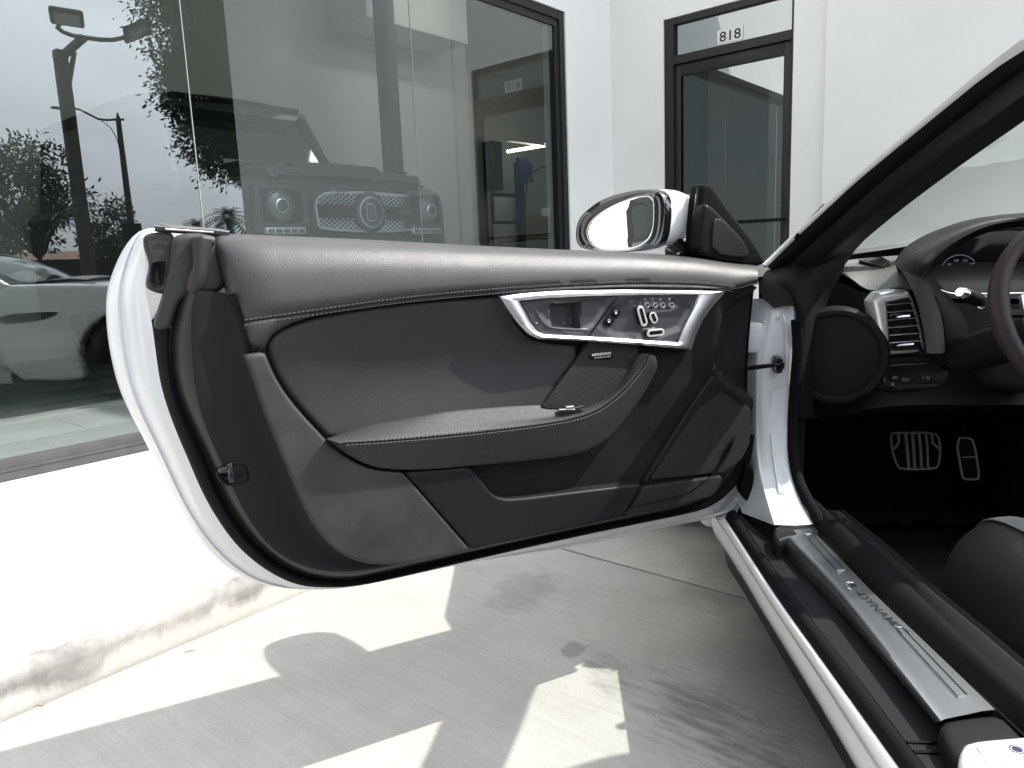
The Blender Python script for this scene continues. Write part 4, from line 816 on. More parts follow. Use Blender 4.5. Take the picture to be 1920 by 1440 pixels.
s = MB(); ring(s, [(o_s, .035), (mixs(.02), .058), (mixs(.12), .064), (mixs(.5), .0665), (mixs(.88), .063), (mixs(.98), .058), (i_s, .045)]); s.build('bright_trim', M['chrome'], door, sharp=35)
podo = [tuple(p) for p in np.vstack([resample(x, 8)[:-1] for x in i_s])]
cup = np.array(Duv([(1031, 571), (1087, 569), (1085, 616), (1036, 613)], .05)); lev = chaikin(Duv([(1000, 575), (1088, 560), (1140, 558), (1102, 624), (1030, 612)], .05), 1, True)
bowl = chaikin(Duv([(1150, 562), (1300, 558), (1262, 634), (1110, 626)], .05), 1, True)
d1, d2, d3 = dip(cup, .030, .006), dip(lev, .004, .012), dip(bowl, .005, .016)
shelf = chaikin(Duv([(1198, 560), (1272, 557), (1268, 579), (1214, 581), (1204, 574)], .05), 1, True); d4 = dip(shelf, .004, .006)
s = MB(); panel(s, DF, Duv(podo, .05), .056, r=.002, thick=.006, grid=.0042, rnd=0, wf=lambda u, v: d1(u, v)+d2(u, v)+d3(u, v)+d4(u, v)); s.build('handle_pod', M['pod'], door)
s = MB(); s.tube(resample(chaikin(D([(978, 567.5), (1000, 565.5), (1060, 561.5), (1146, 557.5)], .0565), 1), 20), .0016, 6); s.tube(resample(chaikin(D([(1002, 578), (1012, 598), (1026, 613), (1050, 616.5), (1102, 619)], .0555), 2), 40), [.0028]*40, 8); s.build('release_handle', M['pod'], door)
s = MB(); s.tube(D([(1157, 557), (1130, 593), (1104, 630)], .0565), .0021, 6); s.build('pod_divider', M['gloss_black'], door)
# lock buttons and icons
AX = (DF.u, DF.v, DF.n)
def tilted(x0, y0, x1, y1, w): a = DF.at(x1, y1, w)-DF.at(x0, y0, w); a /= np.linalg.norm(a); return (a, np.cross(DF.n, a), DF.n)
axl = tilted(1139, 604, 1157, 582, .055)
for (x, y), nm in (((1155, 586), 'unlock_button'), ((1142, 602), 'lock_button')):
    b = MB().box(DF.at(x, y, .0565), .0185, .019, .004, ax=axl, bev=.0015).build(nm, M['satin_black'], door)
    ic = MB(); c = np.array([x, y+1.2]); ic.box(DF.at(c[0], c[1], .0588), .0050, .0030, .0004, ax=AX)
    ic.tube(D([(x-2.2, y-.4), (x-2.2, y-2.6), (x, y-4), (x+2.2, y-2.6), (x+2.2, y-.4 if nm == 'lock_button' else y-1.8)], .0588), .00045, 4); ic.build('lock_icon', M['print_white'], door)
# seat memory buttons and seat switches
for x, y, ch in ((1210, 571, '3'), (1224.3, 571.2, '2'), (1238.8, 571.2, '1'), (1255.6, 571, 'M')):
    MB().lathe(DF.at(x, y, .047), DF.n, [(.0060, 0), (.0060, .008), (.0054, .0094), (.0040, .0088)], 20).build('memory_button_ring', M['silver'], door)
    MB().lathe(DF.at(x, y, .047), DF.n, [(.0041, .006), (.0041, .0092), (.003, .0098), (0, .0099)], 16).build('memory_button', M['gloss_black'], door)
    text('button_mark', ch, DF.at(x-2, y-7.5, .0555), -DF.u, UP, .0052, M['print_white'], door)
def pill(name, x, y, ang, ln, wd, hgt):
    a = math.radians(ang); ax = DF.u*-math.cos(a)+DF.v*math.sin(a); ay = np.cross(DF.n, ax); c = DF.at(x, y, .049)
    def lp(l, w_, h): 
        P = []
        for k in range(28):
            t = 2*math.pi*k/28; cx_, sy_ = math.cos(t), math.sin(t); ex = (l/2-w_/2)*(1 if cx_ > 0 else -1) if l > w_ else 0
            P.append(c+ax*(ex+cx_*w_/2)+ay*sy_*w_/2+DF.n*h)
        return P
    MB().grid([lp(ln*.92, wd*.86, 0), lp(ln*.95, wd*.9, hgt*.6), lp(ln*.96, wd*.92, hgt*.8)], True).build(name, M['satin_black'], door)
    MB().grid([lp(ln*.96, wd*.92, hgt*.70), lp(ln*1.03, wd*1.06, hgt*.82), lp(ln*1.0, wd*1.0, hgt), lp(ln*.80, wd*.58, hgt*1.02), lp(ln*.78, wd*.52, hgt*.92)], True).build(name+'_bezel', M['silver'], door)
    mm = MB(); mm.grid([lp(ln*.79, wd*.55, hgt*.93), lp(ln*.74, wd*.48, hgt*.95)], True); mm.add(lp(ln*.74, wd*.48, hgt*.95), [tuple(range(28))]); mm.build(name+'_cap', M['satin_black'], door)
pill('recline_switch', 1197, 592, -72, .046, .017, .015); pill('lumbar_switch', 1218.5, 595, -62, .026, .018, .014); pill('seat_switch', 1222, 623, 0, .046, .016, .015)
s = MB(); s.tube(D([(1225, 588), (1228, 590), (1226, 594), (1230, 597)], .0535), .0006, 4); s.tube(D([(1223, 597), (1229, 599)], .0535), .0006, 4); s.build('seat_icon', M['print_white'], door)
MB().lathe(DF.at(1006, 606, .056), DF.n, [(.0012, 0), (.0008, .001), (0, .0012)], 8).build('indicator_dot', M['print_white'], door)
# sail panel with tweeter
s = MB(); panel(s, DF, Duv([(1297, 476), (1302, 410), (1309, 349), (1322, 343), (1329, 349), (1362, 396), (1392, 432), (1424, 480), (1428, 500), (1372, 498), (1331, 488)], -.03), -.016, r=.010, thick=.03, grid=.012, rnd=1); s.build('sail_panel', M['seal'], door)
s = MB(); s.tube(D([(1309, 352), (1303, 400), (1299, 470)], -.03), .004, 6); s.build('glass_channel', M['gloss_black'], door)
s = MB(); panel(s, DF, Duv([(1307, 476), (1312, 420), (1318, 386), (1325, 381), (1340, 392), (1374, 428), (1414, 488), (1372, 494), (1331, 484)], 0), .004, r=.010, thick=.02, grid=.008, rnd=1); s.build('tweeter_housing', M['satin_black'], door)
s = MB(); panel(s, DF, Duv([(1331, 476), (1332, 430), (1336, 409), (1352, 412), (1386, 445), (1404, 479), (1390, 484)], 0), .0075, r=.003, thick=.004, grid=.01, rnd=1); s.build('tweeter_grille', M['grille_fine'], door)

# wing mirror on the door
mc = at_fwd(1165, 412, 1.85); din = mc-EYE; din /= np.linalg.norm(din); dout = np.array([-.96, 3.74, 1.0])-mc; dout /= np.linalg.norm(dout)
nm_ = dout-din; nm_ /= np.linalg.norm(nm_); mu = np.cross(UP, nm_); mu /= np.linalg.norm(mu); mv = np.cross(nm_, mu)
MF = Frame(mc, mu, mv, nm_)
bez = [(1079, 437), (1083, 412), (1102, 391), (1133, 370), (1174, 358.5), (1210, 354), (1230, 356), (1243, 363), (1248, 376), (1249, 403), (1245, 443), (1235, 462), (1206, 472), (1140, 474), (1089, 467), (1080, 453)]
gls = [(1097.5, 443), (1099.6, 424), (1112, 407.5), (1143, 386.7), (1185, 370), (1214, 367), (1223.5, 372), (1224.6, 403), (1221.5, 437), (1210, 455), (1185, 467), (1143, 469), (1110, 464)]
buv = chaikin([MF.uv(*p) for p in bez], 2, True); guv = chaikin([MF.uv(*p) for p in gls], 2, True); bcen = np.array(buv).mean(0)
mir = MB()
def mring(sc, w, sh=(0, 0), src=None):
    src = buv if src is None else src
    return [MF.p(*(bcen+(q-bcen)*sc+np.array(sh)), w) for q in src]
mir.grid([mring(1, -.022), mring(1.0, -.045, (.002, 0)), mring(.97, -.075, (.006, 0)), mring(.90, -.105, (.012, -.002)), mring(.74, -.130, (.02, -.004)), mring(.45, -.146, (.028, -.008)), mring(.08, -.150, (.03, -.01))], True)
mo = mir.build('wing_mirror', M['white_paint'], carT)
s = MB(); g96 = resample(np.vstack([guv, guv[:1]]), len(buv)+1)[:-1]
k0_ = int(np.argmin(np.linalg.norm(g96-(buv[0]), axis=1))); g96 = np.roll(g96, -k0_, 0)
b96 = resample(np.vstack([buv, buv[:1]]), len(buv)+1)[:-1]
s.grid([[MF.p(*q, -.022) for q in b96], [MF.p(*q, -.006) for q in b96], [MF.p(*(q*.93+g*.07), .002) for q, g in zip(b96, g96)], [MF.p(*(q*.55+g*.45), .004) for q, g in zip(b96, g96)], [MF.p(*(q*.15+g*.85), -.002) for q, g in zip(b96, g96)], [MF.p(*(q*.02+g*.98), -.012) for q, g in zip(b96, g96)]], True); s.build('mirror_bezel', M['gloss_black'], mo)
s = MB(); panel(s, MF, guv, -.006, r=.003, thick=.002, grid=.03, rnd=0, drop=.0012); s.build('mirror_glass', M['mirror'], mo)
s = MB(); s.tube([MF.p(*q, -.0045) for q in np.vstack([guv, guv[:2]])], .0013, 5, cap=False); s.build('mirror_glass_rim', M['chrome'], mo)
f0 = MF.p(*MF.uv(1225, 460), -.075); f1 = DF.at(1305, 470, -.075)
s = MB(); s.tube([f0+UP*.006, f0*.6+f1*.4-UP*.008, f1-UP*.005], [.03, .026, .034], 14, flat=.75); s.tube([DF.at(1262, 478, -.09), DF.at(1300, 474, -.08)], [.02, .032], 12, flat=.6); s.build('mirror_foot', M['gloss_black'], mo)

# ------------------------------------------------------------------ door aperture: hinge pillar, sill, screen pillar
def F_(pts, f=None): return [at_fwd(p[0], p[1], p[2] if len(p) > 2 else f) for p in pts]
J0 = [(1440, 560, 1.90), (1436, 590, 1.89), (1426, 622, 1.88), (1419, 655, 1.87), (1416, 724, 1.86), (1416, 817, 1.85), (1419, 865, 1.82), (1424, 895, 1.78), (1436, 940, 1.70), (1450, 984, 1.635)]
J0b = [(1380, 560, 1.97), (1380, 590, 1.97), (1376, 622, 1.97), (1372, 655, 1.97), (1370, 724, 1.96), (1370, 817, 1.96), (1372, 865, 1.95), (1376, 895, 1.93), (1382, 935, 1.87), (1392, 962, 1.80)]
J1 = [(1452, 566, 1.885), (1447, 600, 1.868), (1442, 640, 1.858), (1436, 690, 1.85), (1434, 750, 1.845), (1436, 830, 1.83), (1442, 880, 1.79), (1449, 918, 1.735), (1460, 950, 1.68), (1478, 985, 1.62)]
J2 = [(1492, 574, 1.885), (1490, 610, 1.865), (1487, 660, 1.855), (1484, 720, 1.85), (1480, 780, 1.84), (1480, 850, 1.81), (1484, 890, 1.765), (1492, 920, 1.72), (1505, 950, 1.675), (1524, 983, 1.62)]
pil = MB(); loft(pil, [F_(J0b), F_([(p[0]*.4+q[0]*.6, p[1]*.4+q[1]*.6, p[2]*.45+q[2]*.55) for p, q in zip(J0b, J0)]), F_(J0), F_([(p[0]+5, p[1], p[2]-.006) for p in J0]), F_(J1), F_([(p[0]*.5+q[0]*.5, p[1], (p[2]+q[2])/2+.004) for p, q in zip(J1, J2)]), F_(J2), F_([(p[0]+4, p[1], p[2]+.05) for p in J2])], 70, 2, sub=3)
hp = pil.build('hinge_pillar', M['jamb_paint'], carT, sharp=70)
s = MB(); s.tube(F_([(1456, 598, 1.87), (1468, 590, 1.862), (1474, 612, 1.855), (1474, 690, 1.848), (1468, 722, 1.846), (1450, 727, 1.85)]), .004, 6); s.tube(F_([(1446, 727, 1.847), (1445, 800, 1.838), (1452, 870, 1.79), (1462, 925, 1.72), (1480, 930, 1.716)]), .003, 6); s.build('pressed_ridge', M['jamb_paint'], hp)
s = MB(); fr_ = Frame(FWD*1.84, RT, UP, -FWD); panel(s, fr_, [fr_.uv(*p) for p in [(1449, 672), (1453, 666), (1464, 667), (1468, 676), (1467, 694), (1462, 701), (1451, 700), (1447, 690)]], .012, r=.006, thick=.02, grid=.01); s.build('check_bracket', M['gloss_black'], hp)
s = MB(); s.tube([DF.at(1400, 691, .0), *F_([(1416, 689, 1.80), (1430, 687, 1.805), (1452, 685, 1.815), (1466, 684, 1.82)])], [.006, .0085, .008, .006, .004], 8, flat=.7); s.tube(F_([(1462, 680, 1.82), (1470, 682, 1.815), (1469, 690, 1.815), (1462, 690, 1.82)]), .0025, 6); s.build('check_strap', M['seal'], hp)
s = MB(); fr2 = Frame(FWD*1.83, RT, UP, -FWD); panel(s, fr2, [fr2.uv(*p) for p in [(1383, 925), (1390, 880), (1398, 866), (1406, 870), (1411, 890), (1408, 930), (1402, 940)]], .02, r=.006, thick=.04, grid=.015); s.build('rubber_plug', M['seal'], hp)
for z in (.78, .46): MB().box(car(.515, 1.895, z), .05, .06, .075, ax=(RT, FWD, UP), bev=.008).build('door_hinge', M['jamb_paint'], hp)
# sill
def ext(pts, z, f_end=.50, f_start=None):
    P = [at_z(p[0], p[1], p[2] if len(p) > 2 else z) for p in pts]
    d = P[-1]-P[-2]; k = (f_end-P[-1]@FWD)/(d@FWD); P.append(P[-1]+d*k)
    if f_start: d = P[0]-P[1]; k = (f_start-P[0]@FWD)/(d@FWD); P.insert(0, P[0]+d*k)
    return P
La = ext([(1335, 975), (1371, 1027), (1420, 1106), (1473, 1190), (1543, 1301), (1626, 1440)], .265)
Lb = ext([(1357, 971), (1382, 1009), (1420, 1068), (1456, 1124), (1545, 1248), (1647, 1391), (1682, 1440)], .345)
Lc = ext([(1382, 961), (1416, 1019), (1470, 1092), (1522, 1165), (1612, 1276), (1696, 1390), (1734, 1440)], .352)
Ld = ext([(1453, 1021), (1497, 1066), (1543, 1113.5), (1647, 1228), (1758, 1360), (1830, 1452)], .336)
Le = [(1466.6, 997), (1520, 1052), (1578, 1113.5), (1682, 1245.5), (1765, 1349.5)]
Lf = [(1522, 992), (1585, 1056), (1647, 1120.5), (1751, 1218), (1869, 1332)]
Lg = ext([(1508, 945, .385), (1524, 978, .382), (1566, 1026, .38), (1612, 1079, .378), (1716, 1179, .378), (1869, 1320, .378)], .38)
Lh = ext([(1540, 950, .395), (1590, 998, .395), (1647, 1044, .395), (1751, 1146, .395), (1920, 1306, .395)], .395)
Li = ext([(1575, 960, .40), (1650, 1020, .40), (1741, 1103, .40), (1830, 1175, .40), (1920, 1252, .40)], .40)
def off(P, lat=0., z=0.): return [p+RT*lat+UP*z for p in P]
s = MB(); loft(s, [off(La, .10, -.10), off(La, .03, -.075), off(La, .004, -.03), La, off(La, .0, .03), [a*.45+b*.55-RT*.006 for a, b in zip(resample(La, 30), resample(Lb, 30))], off(Lb, -.004, -.006), Lb, off(Lb, .006, -.004)], 80, 1, sub=2)
sill = s.build('sill', M['white_paint'], carT, sharp=60)
s = MB(); loft(s, [off(La, .03, -.075), off(La, .045, -.14), off(La, .10, -.16), off(La, .4, -.14)], 60, 1); s.build('side_skirt', M['satin_black'], sill)
s = MB(); loft(s, [off(Lb, .0045, -.006), off(Lb, .006, .008), [a*.5+b*.5+UP*.012 for a, b in zip(resample(Lb, 30), resample(Lc, 30))], off(Lc, -.004, .006), off(Lc, -.001, -.006)], 80, 1, sub=2); s.build('sill_seal', M['seal'], sill, sharp=70)
s = MB(); loft(s, [off(Lc, 0, -.006), off(Lc, .003, -.002), Ld, off(Ld, .004, .006)], 80, 1); s.build('sill_ledge', M['soft'], sill, sharp=25)
gp = [p for p in Ld]; dcut = resample(Ld, 200)
s = MB(); a, b = at_z(1700, 1392, .351), at_z(1800, 1391, .339); s.tube([a, (a+b)/2, b], .0022, 5); a, b = at_z(1712, 1410, .351), at_z(1815, 1410, .339); s.tube([a, (a+b)/2, b], .003, 5); s.build('ledge_joint', M['seal'], sill)
E3 = [at_z(*p, .376) for p in Le]; F3 = [at_z(*p, .383) for p in Lf]; D3_ = [at_z(*p, .338) for p in [(1453, 1023), (1497, 1067), (1543, 1114), (1647, 1229), (1757, 1360)]]
s = MB(); loft(s, [D3_, [a*.3+b*.7-RT*.004 for a, b in zip(D3_, E3)], off(E3, -.001, -.003), off(E3, .004, .0008), [a*.5+b*.5+UP*.0015 for a, b in zip(E3, F3)], off(F3, -.002, .001), off(F3, .001, -.02)], 80, 1, sub=2)
tp = s.build('tread_plate', M['steel'], sill, sharp=50)
def onplate(x, y, dz=.0025): 
    z = .376
    for _ in range(4):
        p = at_z(x, y, z); l = p@RT; f = p@FWD
        le = np.interp(f, [q@FWD for q in E3][::-1], [q@RT for q in E3][::-1]); lf = np.interp(f, [q@FWD for q in F3][::-1], [q@RT for q in F3][::-1])
        k = min(max((l-le)/(lf-le), 0), 1); z = .376+.007*k+.0015*(1-abs(2*k-1))
    return at_z(x, y, z+dz)
M['steel_print'] = mat('embossed_steel', (.62, .64, .66), .22, 1.)
for q in ([(1508, 1001), (1521, 1000.5), (1583, 1068), (1570, 1070)], [(1676, 1174), (1692, 1176), (1815, 1304), (1797, 1307)]):
    s = MB(); P = [onplate(*p) for p in q]; s.tube(P+[P[0]], .0011, 4); s.build('tread_border', M['steel_print'], tp)
pa, pb = onplate(1584, 1094), onplate(1690, 1189); xd = (pb-pa)/np.linalg.norm(pb-pa); yd = np.cross(UP, xd); yd = -yd if yd@RT < 0 else yd; yd = yd - xd*(yd@xd); yd /= np.linalg.norm(yd)
ln_ = np.linalg.norm(pb-pa)
text('tread_lettering', 'R', pa+xd*.0055+yd*.003, xd, yd, .014, M['steel_print'], tp, width=.014, bold=.02); text('tread_lettering', '-DYNAMIC', pa+xd*.034, xd, yd, .015, M['steel_print'], tp, width=ln_-.036, bold=.01)
s = MB(); ce = pa+xd*.0125+yd*.010; s.tube([ce+xd*.0165*math.cos(t)+yd*.0150*math.sin(t) for t in np.linspace(.5, 5.6, 26)], .0009, 5); s.build('tread_emblem', M['steel_print'], tp)
# black plastic round the plate ends
def capbox(name, pts, z0, z1, mt, par, r=.008):
    frz = Frame(UP*0, RT, FWD, UP); P = [at_z(p[0], p[1], z1) for p in pts]; m_ = MB(); panel(m_, frz, [(p@RT, p@FWD) for p in P], z1, r=r, thick=z1-z0-r, grid=.03, rnd=1); return m_.build(name, mt, par)
capbox('plate_end', [(1450, 1010), (1450, 990), (1456, 984), (1527, 978), (1540, 1000), (1524, 1001), (1470, 1006), (1462, 1022)], .33, .380, M['soft'], sill)
capbox('plate_end', [(1762, 1350), (1785, 1344), (1869, 1329), (1935, 1390), (1940, 1440), (1880, 1420), (1800, 1440), (1758, 1368)], .33, .374, M['soft'], sill, .012)
s = MB(); loft(s, [[p+UP*.0 for p in ext(Lf, .372)], off(Lg, .0, -.004)], 60, 1); s.build('sill_gap', M['dark_trim'], sill)
s = MB(); ph, pg = resample(chaikin(Lh, 1), 70), resample(chaikin(Lg, 1), 70); loft(s, [off(Lg, .0, -.02), off(Lg, -.001, 0), [g*.72+h*.28+UP*.013 for g, h in zip(pg, ph)], [g*.4+h*.6+UP*.015 for g, h in zip(pg, ph)], off(Lh, 0, .004), off(Lh, .002, -.02)], 70, 0, sub=2)
# the seal climbs the pillar
up_l = F_([(1484, 600, 1.84), (1488, 655, 1.84), (1482, 720, 1.835), (1477, 800, 1.83), (1478, 850, 1.80), (1486, 900, 1.75), (1500, 930, 1.70), (1516, 958, 1.655), (1532, 985, 1.61)])
s.tube(resample(chaikin([p+RT*.012+UP*.0 for p in up_l], 2), 50), .0135, 10); s.build('aperture_seal', M['seal'], sill, sharp=70)
s = MB(); loft(s, [off(Lh, .002, -.004), off(Li, -.01, .004), Li, off(Li, .012, -.02), off(Li, .02, -.29)], 60, 1, sub=2); s.build('inner_sill_trim', M['soft'], sill, sharp=60)
# white post foot with the tyre label
s = MB(); frz = Frame(UP*0, RT, FWD, UP); wp = [(1797, 1425), (1799, 1392), (1812, 1381), (1900, 1374), (2050, 1360), (2300, 1500), (2150, 1700), (1900, 1600), (1820, 1480)]
panel(s, frz, [(at_z(*p, .392)@RT, at_z(*p, .392)@FWD) for p in wp], .392, r=.016, thick=.06, grid=.03, rnd=1)
pf = s.build('post_foot', M['white_paint'], sill)
lz = .3932
M['label'] = mat('label_paper', (.80, .80, .80), .45); M['red'] = mat('red_print', (.45, .05, .06), .5); M['blue_ink'] = mat('blue_black_print', (.03, .03, .07), .4)
def zl(x, y, dz=0.): return at_z(x, y, lz+dz)
s = MB(); s.prism([zl(*p) for p in ((1829, 1400), (1930, 1396), (1990, 1450), (1880, 1466))], UP*.0004); lb = s.build('tyre_label', M['label'], pf, smooth=False)
def tline(name, segs, r, mt):
    q = MB()
    for a, b in segs: q.tube([zl(*a, .0006), zl(*b, .0006)], r, 4)
    q.build(name, mt, lb)
tline('label_border', [((1832, 1402), (1880, 1400.5)), ((1880, 1400.5), (1925, 1450)), ((1832, 1402), (1872, 1450)), ((1890, 1400), (1935, 1450))], .0004, M['red'])
tline('label_rule', [((1844, 1401.6), (1886, 1450)), ((1856, 1401.2), (1898, 1450)), ((1868, 1400.8), (1910, 1450)), ((1855, 1426), (1903, 1424))], .0003, M['print_grey'])
for i, (x, y) in enumerate(((1841, 1406), (1853, 1406), (1865, 1405.5), (1876, 1405), (1862, 1431), (1875, 1431), (1888, 1430), (1899, 1430))):
    a, b = zl(x, y), zl(x+14, y+16); d_ = (b-a)/np.linalg.norm(b-a); n_ = np.cross(UP, d_)
    for k in range(3 if i % 2 else 2): MB().tube([a+n_*.0026*(k-.3)+UP*.0006, a+d_*(np.linalg.norm(b-a)*(.75+.08*k))+n_*.0026*(k-.3)+UP*.0006], .0005, 4).build('label_text_line', M['print_grey'], lb)
MB().lathe(zl(1907, 1405, .0005), UP, [(.0085, 0), (.0085, .0003), (0, .0003)], 26).build('label_emblem', M['blue_ink'], lb)
MB().lathe(zl(1907, 1405, .0009), UP, [(.0066, 0), (.0066, .0002), (.0060, .0002), (.0060, 0)], 26).build('label_emblem_ring', M['print_white'], lb)
# screen pillar
fs = [1.97, 1.87, 1.76, 1.65, 1.52, 1.38, 1.22, 1.12]
def stn(pts, df=0.): return [at_fwd(p[0], p[1], f+df) for p, f in zip(pts, fs)]
O_ = stn([(1431, 496), (1483, 445), (1539, 393), (1594, 341), (1664, 282), (1747, 213), (1851, 126), (1920, 74)])
W_ = stn([(1438, 501), (1489, 450), (1545, 397.5), (1601, 345), (1672, 286), (1756, 217), (1861, 131.5), (1936, 84)])
K_ = stn([(1452, 514), (1503, 463), (1562, 411), (1620, 357), (1693, 296), (1778, 228), (1884, 144), (1956, 99)], -.008)
K2 = stn([(1458, 519), (1509, 468), (1568, 416), (1626, 363), (1700, 302), (1786, 234), (1892, 150), (1965, 105)], .002)
T_ = stn([(1505, 522), (1548, 478), (1603, 432), (1663, 377), (1733, 322), (1803, 264), (1893, 197), (1963, 147)], -.015)
E_ = stn([(1586, 494), (1610, 459), (1665, 413), (1713, 375), (1783, 323), (1856, 271), (1921, 226), (1985, 180)], .05)
apl = MB(); loft(apl, [[p+FWD*.05+RT*.02-UP*.01 for p in O_], [p+FWD*.012 for p in O_], O_, [a*.5+b*.5-FWD*.004 for a, b in zip(O_, W_)], W_], 60, 1, sub=2)
sp = apl.build('screen_pillar', M['white_paint'], carT, sharp=60)
s = MB(); loft(s, [[p+FWD*.012 for p in W_], [p-FWD*.004 for p in W_], [a*.4+b*.6-FWD*.010 for a, b in zip(W_, K_)], K_, K2], 60, 1, sub=2); s.build('roof_seal', M['seal'], sp, sharp=60)
s = MB(); loft(s, [[p+FWD*.01 for p in K2], [a*.85+b*.15-FWD*.008 for a, b in zip(K2, T_)], T_, [a*.45+b*.55+FWD*.004 for a, b in zip(T_, E_)], E_, [p+FWD*.04+RT*.01 for p in E_]], 60, 1, sub=3); s.build('pillar_trim', M['dark_trim'], sp, sharp=60)
s = MB(); loft(s, [F_([(1424, 532, 1.93), (1436, 505, 1.95), (1452, 506, 1.955)]), F_([(1428, 556, 1.90), (1448, 538, 1.90), (1470, 520, 1.90)]), F_([(1452, 578, 1.87), (1470, 574, 1.865), (1490, 574, 1.86)])], 12, 1, sub=3)
loft(s, [F_([(1452, 500, 1.96), (1500, 470, 1.93), (1590, 470, 1.95)]), F_([(1456, 530, 1.90), (1500, 520, 1.87), (1580, 510, 1.94)]), F_([(1489, 576, 1.875), (1508, 576, 1.85), (1550, 570, 1.95)]), F_([(1497, 640, 1.86), (1512, 640, 1.86), (1545, 640, 1.96)]), F_([(1492, 780, 1.86), (1508, 785, 1.87), (1545, 780, 1.97)])], 24, 1, sub=3)
s.build('lower_pillar_trim', M['dark_trim'], sp, sharp=60)
s = MB(); s.tube(resample(F_([(1545, 385, 1.755), (1500, 432, 1.845), (1478, 470, 1.87), (1492, 470, 1.86)]), 8)[:6], .004, 5); s.build('seal_end', M['seal'], sp)
OM = [mirr(p) for p in O_]; EM = [mirr(p) for p in E_]
s = MB(); s.tube(resample(OM, 14), .035, 8); s.build('far_pillar', M['dark_trim'], sp)
hd0 = [O_[-1]+(O_[-1]-O_[-2])*.6, O_[-1]+(O_[-1]-O_[-2])*.62]
topL, topR = O_[-1], OM[-1]; s = MB()
hdr = [topL + (topR-topL)*k + FWD*(.36*(1-(2*k-1)**2)) + UP*(.035*(1-(2*k-1)**2)) + (UP*.010-FWD*.05) for k in np.linspace(0, 1, 16)]
wk_ = [.25+.75*min(1, min(k, 1-k)*7) for k in np.linspace(0, 1, 16)]; s.grid([[p+u*UP*w_+f*FWD*w_ for p, w_ in zip(hdr, wk_)] for u, f in ((0, .12), (.02, .02), (.008, -.05), (-.025, -.03), (-.03, .11))]); s.build('screen_header', M['dark_trim'], sp)
s = MB(); lo_, hi_ = E_[0]+FWD*.01, E_[-1]
gl = []
for i, (a, b) in enumerate(zip(E_, EM)):
    a = a+FWD*.02; b = b+FWD*.02
    gl.append([a+(b-a)*k+FWD*(.16+.2*i/7)*(1-(2*k-1)**2)+UP*.02*(1-(2*k-1)**2) for k in np.linspace(0, 1, 16)])
s.grid(gl); s.build('windscreen', M['windshield'], carT)

# ------------------------------------------------------------------ outside body (seen in the window's reflection, and casting the shadows)
SFm = Frame(RT*.43, FWD, UP, -RT)
ar_ = [(2.88+.375*math.cos(t), .345+.375*math.sin(t)) for t in np.linspace(math.radians(200), math.radians(-20), 22)]
fend = [(1.94, .22), (2.45, .18)] + ar_ + [(3.32, .20), (3.62, .24), (3.74, .40), (3.72, .60), (3.55, .74), (3.2, .86), (2.8, .925), (2.4, .95), (1.97, .955), (1.93, .70)]
s = MB(); panel(s, SFm, fend, .0, r=.035, thick=.05, grid=.04, rnd=1, wf=lambda u, v: .045*math.exp(-((u-2.88)/.5)**2)+.03*math.sin(min(max((v-.2)/.75, 0), 1)*math.pi) - max(0, u-3.2)**2*.8)
fender = s.build('front_wing', M['white_paint'], carT, sharp=50)
s = MB(); panel(s, SFm, [(1.96, .66), (2.0, .735), (2.36, .74), (2.42, .725), (2.34, .69), (2.22, .665)], .043, r=.004, thick=.02, grid=.03, rnd=1); s.build('side_vent', M['gloss_black'], fender)
s = MB(); s.tube([SFm.p(2.28, .742, .045), SFm.p(2.46, .738, .052)], .004, 5); s.build('vent_strip', M['bright'], fender)
s = MB(); 
for l, sg in ((.40, 1), (2.32, -1)):
    s.lathe(car(l+sg*.05, 2.88, .345), RT, [(.40, -.0), (.40, sg*.3)], 24)
s.build('wheel_well', M['dark_trim'], fender)
hood = MB(); hrw = []
for f, ze, zc in ((2.06, .935, .962), (2.3, .935, .96), (2.7, .92, .945), (3.1, .875, .90), (3.4, .79, .83), (3.62, .70, .73), (3.76, .58, .60), (3.78, .40, .40)):
    e = max(0, f-3.1)*.45
    hrw.append([car(.43+e*(1 if k < .5 else -1)*abs(1-2*k)+k*1.86, f+.14*(1-(2*k-1)**2)*(1 if f > 2.2 else 1.2), ze+(zc-ze)*(1-abs(2*k-1)**2.2)-.02*(1 if k in (0, 1) else 0)) for k in np.linspace(0, 1, 15)])
hood.grid(hrw); hood.build('hood', M['white_paint'], carT, sharp=60)
s = MB(); hb = hrw[0]; s.grid([[p+UP*.012 for p in hb], [p-FWD*.03-UP*.02 for p in hb]]); s.build('cowl', M['satin_black'], carT)
s = MB(); s.grid([[p-UP*.03 for p in [car(.75, 2.02, .985), car(1.2, 2.10, 1.03), car(1.36, 2.02, 1.05)]], [p-UP*.015 for p in [car(.75, 1.99, .985), car(1.2, 2.07, 1.03), car(1.36, 1.99, 1.05)]]]); s.tube([car(.66, 1.96, .965), car(.95, 2.06, .975), car(1.3, 2.11, .98)], .009, 5); s.tube([car(1.2, 2.0, .97), car(1.6, 2.06, .985), car(1.95, 2.0, .98)], .009, 5); s.build('wiper', M['satin_black'], carT)
